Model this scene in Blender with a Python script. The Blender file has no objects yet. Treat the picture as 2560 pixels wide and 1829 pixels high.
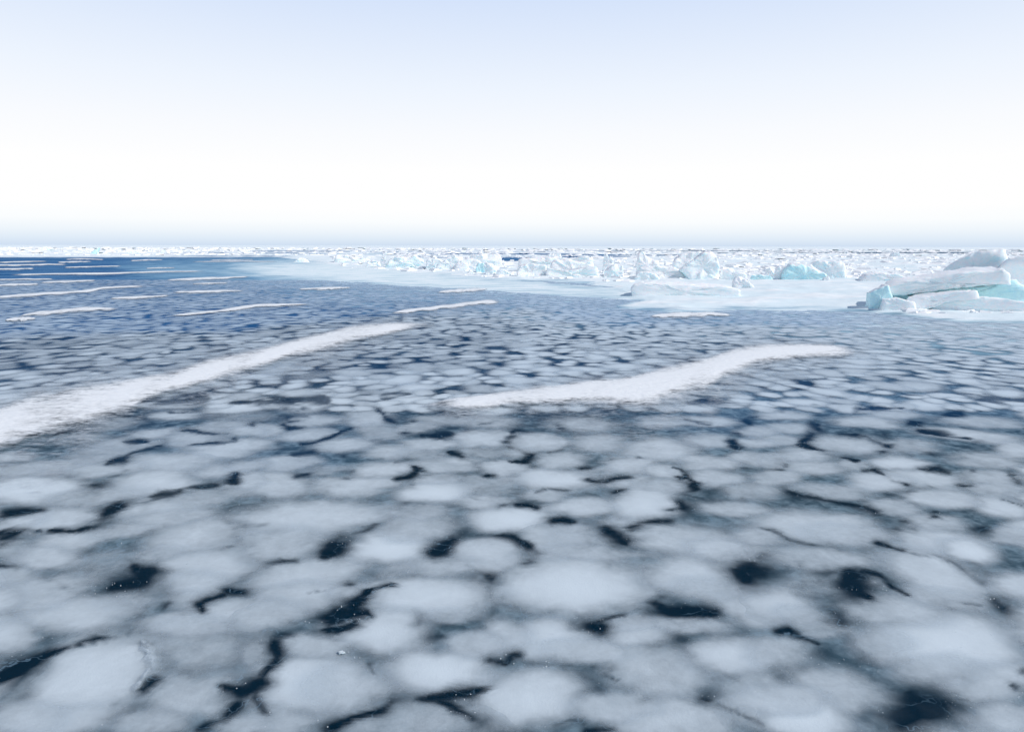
import bpy, bmesh, math, random
import numpy as np
from mathutils import Vector, Matrix

# ------------------------------------------------------------------ camera, world, sun, exposure
SC = bpy.context.scene
COL = SC.collection
CAM_H = 1.7
FPX, W0, H0 = 1706.0, 2560.0, 1829.0          # focal length and frame of the photograph in its own pixels
PITCH = math.atan((H0 / 2 - 615.0) / FPX)
ROLL = math.atan(6.0 / 2560.0)
cp, sp, cr, sr = math.cos(PITCH), math.sin(PITCH), math.cos(ROLL), math.sin(ROLL)
FWD = np.array([0, cp, -sp])
_R0, _U0 = np.array([1.0, 0, 0]), np.array([0, sp, cp])
RGT = cr * _R0 + sr * _U0
UPV = -sr * _R0 + cr * _U0

cam_data = bpy.data.cameras.new("camera")
cam_data.sensor_width = 36.0
cam_data.lens = FPX / W0 * 36.0
cam_data.clip_start = 0.05
cam_data.clip_end = 60000.0
cam = bpy.data.objects.new("camera", cam_data)
COL.objects.link(cam)
cam.matrix_world = Matrix((
    (RGT[0], UPV[0], -FWD[0], 0.0),
    (RGT[1], UPV[1], -FWD[1], 0.0),
    (RGT[2], UPV[2], -FWD[2], CAM_H),
    (0, 0, 0, 1)))
SC.camera = cam

SUN_EL, SUN_AZ = math.radians(40), math.radians(108)      # azimuth clockwise from +Y (ahead) towards +X (right)
world = bpy.data.worlds.new("World")
SC.world = world
world.use_nodes = True
wn, wl = world.node_tree.nodes, world.node_tree.links
wn.clear()
w_out = wn.new("ShaderNodeOutputWorld")
w_bg = wn.new("ShaderNodeBackground")
w_sky = wn.new("ShaderNodeTexSky")
w_sky.sky_type = 'NISHITA'
w_sky.sun_disc = False
w_sky.sun_elevation = SUN_EL
w_sky.sun_rotation = SUN_AZ
w_sky.altitude = 0
w_sky.air_density = 1.0
w_sky.dust_density = 0.4
w_sky.ozone_density = 1.0
w_tc = wn.new("ShaderNodeTexCoord")
w_sep = wn.new("ShaderNodeSeparateXYZ")
w_map = wn.new("ShaderNodeMapRange")
w_map.inputs[1].default_value = 0.0
w_map.inputs[2].default_value = 0.5
w_ramp = wn.new("ShaderNodeValToRGB")
# a thin bright veil fills the low sky, with a grey-blue bank lying on the horizon; clear Nishita sky above it
VEIL = [(-0.10, (.635, .75, .90)), (0.002, (.65, .76, .905)), (0.010, (.75, .845, .945)), (0.020, (.86, .92, .975)),
        (0.033, (.96, .985, 1.0)), (0.050, (1.0, 1.0, 1.0)), (0.104, (1.0, 1.0, 1.0)), (0.151, (.945, .965, 1.0)), (0.209, (.85, .91, 1.0)),
        (0.262, (.69, .795, 1.0)), (0.313, (.53, .68, 1.0)), (0.5, (.33, .52, .90))]
_e = w_ramp.color_ramp.elements
for i, (p_, c_) in enumerate(VEIL):
    el = _e[i] if i < 2 else _e.new(0.5)
    el.position = max(0.0, p_) / 0.5
    el.color = (c_[0], c_[1], c_[2], 1)
w_scale = wn.new("ShaderNodeVectorMath"); w_scale.operation = 'SCALE'
w_scale.inputs[3].default_value = 10.0
w_fac = wn.new("ShaderNodeMapRange")
w_fac.interpolation_type = 'SMOOTHSTEP'
w_fac.inputs[1].default_value = 0.32
w_fac.inputs[2].default_value = 0.75
w_mix = wn.new("ShaderNodeMix"); w_mix.data_type = 'RGBA'
wl.new(w_tc.outputs["Generated"], w_sep.inputs[0])
wl.new(w_sep.outputs["Z"], w_map.inputs[0])
wl.new(w_map.outputs[0], w_ramp.inputs[0])
wl.new(w_ramp.outputs[0], w_scale.inputs[0])
wl.new(w_sep.outputs["Z"], w_fac.inputs[0])
wl.new(w_fac.outputs[0], w_mix.inputs[0])
wl.new(w_scale.outputs[0], w_mix.inputs[6])
wl.new(w_sky.outputs[0], w_mix.inputs[7])
wl.new(w_mix.outputs[2], w_bg.inputs[0])
w_bg.inputs[1].default_value = 0.1
wl.new(w_bg.outputs[0], w_out.inputs[0])

sun_data = bpy.data.lights.new("sun", 'SUN')
sun_data.energy = 3.1
sun_data.angle = math.radians(0.5)
sun_data.color = (1.0, 0.96, 0.90)
sun = bpy.data.objects.new("sun", sun_data)
COL.objects.link(sun)
_sd = Vector((math.sin(SUN_AZ) * math.cos(SUN_EL), math.cos(SUN_AZ) * math.cos(SUN_EL), math.sin(SUN_EL)))
sun.rotation_euler = _sd.to_track_quat('Z', 'Y').to_euler()
sun.location = _sd * 50

SC.view_settings.view_transform = 'Standard'
SC.view_settings.look = 'None'
SC.view_settings.exposure = 0.0
SC.view_settings.gamma = 1.0
SC.render.engine = 'CYCLES'
SC.cycles.transparent_max_bounces = 24
SC.cycles.max_bounces = 6

rng = random.Random(11)
nrg = np.random.default_rng(11)

# ------------------------------------------------------------------ small maths helpers
def hash2(ix, iy, seed):
    h = (ix.astype(np.int64) * 374761393 + iy.astype(np.int64) * 668265263 + seed * 974711) & 0xFFFFFFFF
    h = ((h ^ (h >> 13)) * 1274126177) & 0xFFFFFFFF
    h = h ^ (h >> 16)
    return (h & 0xFFFFFF) / float(0xFFFFFF)


def vnoise(x, y, seed=0):
    x = np.asarray(x, float); y = np.asarray(y, float)
    ix, iy = np.floor(x), np.floor(y)
    fx, fy = x - ix, y - iy
    fx = fx * fx * (3 - 2 * fx); fy = fy * fy * (3 - 2 * fy)
    a, b = hash2(ix, iy, seed), hash2(ix + 1, iy, seed)
    c, d = hash2(ix, iy + 1, seed), hash2(ix + 1, iy + 1, seed)
    return (a * (1 - fx) + b * fx) * (1 - fy) + (c * (1 - fx) + d * fx) * fy


def fbm(x, y, octaves=4, seed=0):
    t, amp, tot = 0.0, 1.0, 0.0
    for o in range(octaves):
        t = t + amp * vnoise(np.asarray(x) * 2 ** o + 17.3 * o, np.asarray(y) * 2 ** o - 9.1 * o, seed + o)
        tot += amp
        amp *= 0.5
    return t / tot


def sstep(a, b, x):
    t = np.clip((x - a) / (b - a), 0, 1)
    return t * t * (3 - 2 * t)


def ground(px, py):
    """photograph pixel -> the point of the ice surface seen there"""
    px = np.asarray(px, float); py = np.asarray(py, float)
    d = (RGT[None] * (np.ravel(px)[:, None] - W0 / 2) + UPV[None] * (H0 / 2 - np.ravel(py)[:, None]) + FWD[None] * FPX)
    t = -CAM_H / d[:, 2]
    return d[:, 0] * t, d[:, 1] * t


def g1(px, py):
    x, y = ground([px], [py])
    return float(x[0]), float(y[0])


def project(x, y):
    v = np.stack([x, y, np.full_like(x, -CAM_H)], -1)
    z = v @ FWD
    z = np.where(z < 1e-3, 1e-3, z)
    return W0 / 2 + FPX * (v @ RGT) / z, H0 / 2 - FPX * (v @ UPV) / z


def in_poly(px, py, poly):
    inside = np.zeros(px.shape, bool)
    n = len(poly)
    for i in range(n):
        x0, y0 = poly[i]; x1, y1 = poly[(i + 1) % n]
        if y0 == y1:
            continue
        c = ((y0 > py) != (y1 > py)) & (px < (x1 - x0) * (py - y0) / (y1 - y0) + x0)
        inside ^= c
    return inside


def poly_dist(px, py, poly):
    """signed distance, positive inside"""
    d = np.full(px.shape, 1e9)
    n = len(poly)
    for i in range(n):
        x0, y0 = poly[i]; x1, y1 = poly[(i + 1) % n]
        dx, dy = x1 - x0, y1 - y0
        t = np.clip(((px - x0) * dx + (py - y0) * dy) / (dx * dx + dy * dy + 1e-9), 0, 1)
        d = np.minimum(d, np.hypot(px - x0 - t * dx, py - y0 - t * dy))
    return np.where(in_poly(px, py, poly), d, -d)


# ------------------------------------------------------------------ object helpers
def tag(o, label=None, cat=None, group=None, kind=None):
    if label: o["label"] = label
    if cat: o["category"] = cat
    if group: o["group"] = group
    if kind: o["kind"] = kind
    return o


def mesh_object(name, verts, faces, mat, attrs=None, smooth=True, loc=(0, 0, 0), parent=None):
    verts = np.asarray(verts, np.float32)
    me = bpy.data.meshes.new(name)
    if isinstance(faces, np.ndarray):
        k = faces.shape[1]
        me.vertices.add(len(verts)); me.vertices.foreach_set("co", verts.ravel())
        me.loops.add(faces.size); me.loops.foreach_set("vertex_index", faces.ravel().astype(np.int32))
        me.polygons.add(len(faces))
        me.polygons.foreach_set("loop_start", (np.arange(len(faces)) * k).astype(np.int32))
        me.polygons.foreach_set("loop_total", np.full(len(faces), k, np.int32))
        me.update(calc_edges=True)
    else:
        me.from_pydata([tuple(v) for v in verts.tolist()], [], faces)
    me.polygons.foreach_set("use_smooth", np.full(len(me.polygons), smooth, bool))
    for k_, v_ in (attrs or {}).items():
        a_ = me.attributes.new(k_, 'FLOAT', 'POINT')
        a_.data.foreach_set("value", np.asarray(v_, np.float32))
    me.materials.append(mat)
    me.update()
    o = bpy.data.objects.new(name, me)
    o.location = loc
    if parent is not None:
        o.parent = parent
    COL.objects.link(o)
    return o


# ------------------------------------------------------------------ materials
class NT:
    """thin wrapper for building a node tree"""
    def __init__(self, name):
        self.m = bpy.data.materials.new(name)
        self.m.use_nodes = True
        self.n, self.l = self.m.node_tree.nodes, self.m.node_tree.links
        self.n.clear()
        self.out = self.n.new("ShaderNodeOutputMaterial")
        self.p = self.n.new("ShaderNodeBsdfPrincipled")
        self.l.new(self.p.outputs[0], self.out.inputs[0])
        self.pos = self.n.new("ShaderNodeNewGeometry").outputs["Position"]

    def put(self, sock, v):
        if hasattr(v, "links") or isinstance(v, bpy.types.NodeSocket):
            self.l.new(v, sock)
        else:
            sock.default_value = v if not (isinstance(v, tuple) and len(v) == 3 and len(sock.default_value) == 4) else (*v, 1)

    def attr(self, name):
        a = self.n.new("ShaderNodeAttribute"); a.attribute_name = name
        return a.outputs["Fac"]

    def math(self, op, a, b=0.0, c=None, clamp=False):
        m = self.n.new("ShaderNodeMath"); m.operation = op; m.use_clamp = clamp
        self.put(m.inputs[0], a); self.put(m.inputs[1], b)
        if c is not None: self.put(m.inputs[2], c)
        return m.outputs[0]

    def vscale(self, v, s):
        m = self.n.new("ShaderNodeVectorMath"); m.operation = 'MULTIPLY'
        self.put(m.inputs[0], v); m.inputs[1].default_value = s
        return m.outputs[0]

    def vadd(self, a, b):
        m = self.n.new("ShaderNodeVectorMath"); m.operation = 'ADD'
        self.put(m.inputs[0], a); self.put(m.inputs[1], b)
        return m.outputs[0]

    def noise(self, scale, detail=4, rough=0.55, vec=None, dist=0.0, color=False):
        t = self.n.new("ShaderNodeTexNoise")
        t.inputs["Scale"].default_value = scale; t.inputs["Detail"].default_value = detail
        t.inputs["Roughness"].default_value = rough; t.inputs["Distortion"].default_value = dist
        self.l.new(vec or self.pos, t.inputs["Vector"])
        return t.outputs["Color" if color else "Fac"]

    def voronoi(self, scale, feature='F1', vec=None, rand=1.0):
        t = self.n.new("ShaderNodeTexVoronoi"); t.feature = feature
        t.inputs["Scale"].default_value = scale; t.inputs["Randomness"].default_value = rand
        self.l.new(vec or self.pos, t.inputs["Vector"])
        return t

    def step(self, x, a, b, lo=0.0, hi=1.0, smooth=True):
        m = self.n.new("ShaderNodeMapRange")
        if smooth: m.interpolation_type = 'SMOOTHSTEP'
        self.put(m.inputs[0], x); self.put(m.inputs[1], a); self.put(m.inputs[2], b)
        self.put(m.inputs[3], lo); self.put(m.inputs[4], hi)
        return m.outputs[0]

    def mix(self, f, a, b):
        m = self.n.new("ShaderNodeMix"); m.data_type = 'RGBA'
        self.put(m.inputs[0], f); self.put(m.inputs[6], a); self.put(m.inputs[7], b)
        return m.outputs[2]

    def bump(self, h, strength, dist):
        b = self.n.new("ShaderNodeBump")
        b.inputs["Strength"].default_value = strength; b.inputs["Distance"].default_value = dist
        self.l.new(h, b.inputs["Height"])
        self.l.new(b.outputs[0], self.p.inputs["Normal"])

    def specks(self, scale, keep, radius, vec=None):
        """tiny scattered dots: 1 on a dot"""
        v = self.voronoi(scale, vec=vec)
        near = self.step(v.outputs["Distance"], radius * 0.5, radius, 1.0, 0.0)
        sep = self.n.new("ShaderNodeSeparateColor")
        self.l.new(v.outputs["Color"], sep.inputs[0])
        pick = self.step(sep.outputs[0], 1 - keep, 1 - keep * 0.6)
        return self.math('MULTIPLY', near, pick)


FLAT = (1.0, 1.0, 0.0)


def make_sea_material():
    t = NT("frozen_sea")
    flat = t.vscale(t.pos, FLAT)
    opn, turq, snow, blue, grey = (t.attr(k) for k in ("open", "turq", "snow", "blue", "grey"))
    n1 = t.noise(2.6, 7, 0.6, flat, 0.3)
    n2 = t.noise(9.0, 6, 0.6, flat, 0.4)
    n3 = t.noise(45.0, 4, 0.6, flat)
    # clear dark ice against grey bubbly ice
    w = t.math('ADD', t.math('MULTIPLY', t.math('SUBTRACT', n1, 0.5), 0.55), t.math('MULTIPLY', t.math('SUBTRACT', n2, 0.5), 0.5))
    w = t.math('ADD', w, t.math('MULTIPLY', t.math('SUBTRACT', n3, 0.5), 0.22))
    dark = t.step(t.math('ADD', opn, t.math('MULTIPLY', w, 0.9)), 0.06, 0.92)
    wide = t.noise(1.0, 5, 0.6, t.vscale(t.pos, (0.16, 0.42, 0)), 0.4)
    farw = t.math('MULTIPLY', t.attr("far"), t.math('SUBTRACT', wide, 0.5))
    grey = t.math('ADD', grey, t.math('MULTIPLY', farw, 2.6))
    g = t.step(t.math('ADD', grey, t.math('MULTIPLY', w, 1.5)), 0.15, 1.05)
    g = t.math('MULTIPLY', g, t.math('SUBTRACT', 1.0, dark))
    deep = t.mix(blue, (0.0010, 0.0135, 0.027), (0.014, 0.090, 0.235))  # blue end stands for reflected sky, painted into the base colour
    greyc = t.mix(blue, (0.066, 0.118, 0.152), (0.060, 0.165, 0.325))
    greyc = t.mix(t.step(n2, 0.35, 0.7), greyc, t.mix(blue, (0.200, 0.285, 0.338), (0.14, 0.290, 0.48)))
    col = t.mix(g, deep, greyc)
    # hairline cracks and frost needles trapped in the clear ice
    wv = t.n.new("ShaderNodeVectorMath"); wv.operation = 'MULTIPLY_ADD'
    t.l.new(t.noise(3.5, 4, 0.6, flat, 0, True), wv.inputs[0]); wv.inputs[1].default_value = (0.5, 0.5, 0); t.l.new(flat, wv.inputs[2])
    ve = t.voronoi(5.0, 'DISTANCE_TO_EDGE', wv.outputs[0])
    crack = t.step(ve.outputs["Distance"], 0.004, 0.022, 1.0, 0.0)
    crack = t.math('MULTIPLY', crack, t.step(n1, 0.45, 0.66))
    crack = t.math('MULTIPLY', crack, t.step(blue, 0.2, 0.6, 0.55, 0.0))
    col = t.mix(crack, col, (0.16, 0.27, 0.36))
    fr = t.specks(95, 0.05, 0.30, flat)
    band = t.math('MULTIPLY', t.step(opn, 0.05, 0.3), t.step(opn, 0.95, 0.5))
    fr = t.math('MULTIPLY', t.math('MULTIPLY', fr, band), t.step(n2, 0.42, 0.62))
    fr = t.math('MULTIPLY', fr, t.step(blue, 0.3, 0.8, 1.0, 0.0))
    col = t.mix(fr, col, (0.50, 0.56, 0.60))
    # turquoise sheet with a dusting of blown snow
    streak = t.noise(1.0, 6, 0.62, t.vscale(t.pos, (0.55, 1.5, 0)), 0.3)
    tq = t.step(t.math('ADD', turq, t.math('MULTIPLY', t.math('SUBTRACT', streak, 0.5), 1.1)), 0.08, 0.92)
    tcol = t.mix(t.step(t.math('ADD', streak, t.math('MULTIPLY', t.math('SUBTRACT', n2, 0.5), 0.7)), 0.32, 0.72), (0.64, 0.775, 0.81), (0.88, 0.91, 0.915))
    tcol = t.mix(t.step(t.math('ADD', turq, t.math('MULTIPLY', t.math('SUBTRACT', streak, 0.5), 0.5)), 0.35, 0.95), (0.36, 0.60, 0.72), tcol)
    col = t.mix(tq, col, tcol)
    # wind-packed snow
    s = t.step(t.math('ADD', snow, t.math('MULTIPLY', t.math('SUBTRACT', streak, 0.5), 0.8)), 0.25, 0.65)
    scol = t.mix(t.step(t.math('ADD', n1, t.math('MULTIPLY', t.math('SUBTRACT', streak, 0.5), 1.2)), 0.3, 0.75), (0.80, 0.86, 0.88), (0.93, 0.93, 0.92))
    patch = t.noise(1.0, 5, 0.6, t.vscale(t.pos, (0.30, 0.55, 0)), 0.6)
    scol = t.mix(t.step(patch, 0.42, 0.60, 1.0, 0.0), scol, (0.74, 0.835, 0.865))
    col = t.mix(s, col, scol)
    t.put(t.p.inputs["Base Color"], col)
    t.p.inputs["Roughness"].default_value = 0.8
    t.p.inputs["Specular IOR Level"].default_value = 0.0
    h = t.math('ADD', t.math('MULTIPLY', n2, 0.7), t.math('MULTIPLY', n3, 0.3))
    h = t.math('ADD', h, t.math('MULTIPLY', t.math('MULTIPLY', s, t.math('ADD', streak, n1)), 3.0))
    t.bump(h, 0.35, 0.02)
    # the clear ice keeps a faint sheen of the sky where no frost or snow lies on it
    gl = t.n.new("ShaderNodeBsdfGlossy"); gl.inputs["Roughness"].default_value = 0.22
    mx = t.n.new("ShaderNodeMixShader")
    dry = t.math('MAXIMUM', s, t.math('MAXIMUM', tq, t.math('MULTIPLY', blue, 0.9)))
    t.put(mx.inputs[0], t.math('MULTIPLY', t.math('SUBTRACT', 1.0, dry), 0.012))
    t.l.new(t.p.outputs[0], mx.inputs[1]); t.l.new(gl.outputs[0], mx.inputs[2]); t.l.new(mx.outputs[0], t.out.inputs[0])
    return t.m


def make_pan_material():
    t = NT("pancake_ice")
    flat = t.vscale(t.pos, FLAT)
    op, blue = t.attr("thickness"), t.attr("blue")
    n1 = t.noise(5.5, 6, 0.6, flat, 0.4)
    n2 = t.noise(24.0, 5, 0.62, flat, 0.3)
    n3 = t.noise(110.0, 3, 0.6, flat)
    side = t.math('MULTIPLY', t.math('MULTIPLY', op, t.math('SUBTRACT', 1.0, op)), 4.0)
    w = t.math('ADD', t.math('MULTIPLY', t.math('SUBTRACT', n1, 0.5), 0.55), t.math('MULTIPLY', t.math('SUBTRACT', n2, 0.5), 0.24))
    w = t.math('ADD', w, t.math('MULTIPLY', t.math('SUBTRACT', n3, 0.5), 0.10))
    a = t.math('ADD', op, t.math('MULTIPLY', w, t.math('MULTIPLY', side, 1.25)), clamp=True)
    a = t.step(a, 0.0, 1.0, smooth=False)
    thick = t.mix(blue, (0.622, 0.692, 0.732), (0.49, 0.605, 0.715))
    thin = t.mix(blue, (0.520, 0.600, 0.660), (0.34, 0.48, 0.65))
    tone = t.step(t.math('ADD', op, t.math('MULTIPLY', t.math('SUBTRACT', n1, 0.5), 0.30)), 0.10, 1.05, smooth=False)
    col = t.mix(tone, thin, thick)
    col = t.mix(t.math('MULTIPLY', t.step(n3, 0.45, 0.75), 0.22), col, (0.56, 0.61, 0.66))
    fr = t.specks(90, 0.08, 0.30, flat)
    frz = t.math('MULTIPLY', t.step(op, 0.95, 0.45), t.step(t.noise(3.0, 3, 0.5, flat), 0.44, 0.62))
    fr = t.math('MULTIPLY', fr, t.math('ADD', frz, 0.06))
    fr = t.math('MULTIPLY', fr, t.step(blue, 0.4, 0.9, 1.0, 0.1))
    col = t.mix(t.math('MULTIPLY', fr, 0.7), col, (0.80, 0.84, 0.87))
    a = t.math('MAXIMUM', a, t.math('MULTIPLY', fr, 0.55))
    t.put(t.p.inputs["Base Color"], col)
    t.put(t.p.inputs["Alpha"], a)
    t.p.inputs["Roughness"].default_value = 0.5
    t.p.inputs["Specular IOR Level"].default_value = 0.0
    t.bump(t.math('ADD', t.math('MULTIPLY', n2, 0.6), t.math('MULTIPLY', n3, 0.4)), 0.25, 0.012)
    return t.m


def make_drift_material():
    t = NT("drift_snow")
    op = t.attr("thickness")
    st = t.noise(1.0, 6, 0.66, t.vscale(t.pos, (4.0, 7.0, 0)), 0.6)
    st2 = t.noise(1.0, 5, 0.65, t.vscale(t.pos, (14.0, 26.0, 0)), 0.3)
    side = t.math('MULTIPLY', t.math('MULTIPLY', op, t.math('SUBTRACT', 1.0, op)), 4.0)
    w = t.math('ADD', t.math('MULTIPLY', t.math('SUBTRACT', st, 0.5), 1.9), t.math('MULTIPLY', t.math('SUBTRACT', st2, 0.5), 1.3))
    a = t.step(t.math('ADD', op, t.math('MULTIPLY', w, side)), 0.02, 0.98)
    col = t.mix(t.step(st2, 0.3, 0.75), (0.79, 0.81, 0.825), (0.90, 0.91, 0.91))
    col = t.mix(t.step(op, 0.30, 0.75), (0.46, 0.51, 0.56), col)
    t.put(t.p.inputs["Base Color"], col)
    t.put(t.p.inputs["Alpha"], a)
    t.p.inputs["Roughness"].default_value = 0.9
    t.p.inputs["Specular IOR Level"].default_value = 0.0
    t.bump(t.math('ADD', st, t.math('MULTIPLY', st2, 0.5)), 0.5, 0.03)
    return t.m


def make_block_material(name, ice, snow, snow_from, snow_to):
    t = NT(name)
    nrm = t.n.new("ShaderNodeNewGeometry").outputs["True Normal"]
    sep = t.n.new("ShaderNodeSeparateXYZ"); t.l.new(nrm, sep.inputs[0])
    n1 = t.noise(2.2, 6, 0.62)
    n2 = t.noise(11.0, 5, 0.6)
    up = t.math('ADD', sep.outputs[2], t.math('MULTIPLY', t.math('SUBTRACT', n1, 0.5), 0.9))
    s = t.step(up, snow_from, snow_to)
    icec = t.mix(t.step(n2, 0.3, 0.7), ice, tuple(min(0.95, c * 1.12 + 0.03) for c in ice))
    icec = t.mix(t.step(t.math('ADD', sep.outputs[2], t.math('MULTIPLY', t.math('SUBTRACT', n1, 0.5), 0.5)), -0.75, 0.0, 1.0, 0.0), icec, tuple(c * f for c, f in zip(ice, (0.70, 0.91, 0.96))))  # down-facing sides: turquoise shade tone painted into the ice colour
    t.put(t.p.inputs["Base Color"], t.mix(s, icec, snow))
    t.p.inputs["Roughness"].default_value = 0.55
    t.p.inputs["Specular IOR Level"].default_value = 0.25
    t.p.inputs["Subsurface Weight"].default_value = 0.35
    t.p.inputs["Subsurface Radius"].default_value = (0.6, 0.9, 1.0)
    t.p.inputs["Subsurface Scale"].default_value = 0.08
    t.bump(t.math('ADD', n1, t.math('MULTIPLY', n2, 0.5)), 0.35, 0.06)
    return t.m


M_SEA = make_sea_material()
M_PAN = make_pan_material()
M_DRIFT = make_drift_material()
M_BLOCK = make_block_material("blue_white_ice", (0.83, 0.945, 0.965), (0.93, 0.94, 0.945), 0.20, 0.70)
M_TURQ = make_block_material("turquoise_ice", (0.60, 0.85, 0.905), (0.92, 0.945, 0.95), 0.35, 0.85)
M_SNOWY = make_block_material("snowy_ice", (0.90, 0.95, 0.965), (0.955, 0.955, 0.955), 0.05, 0.50)

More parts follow.
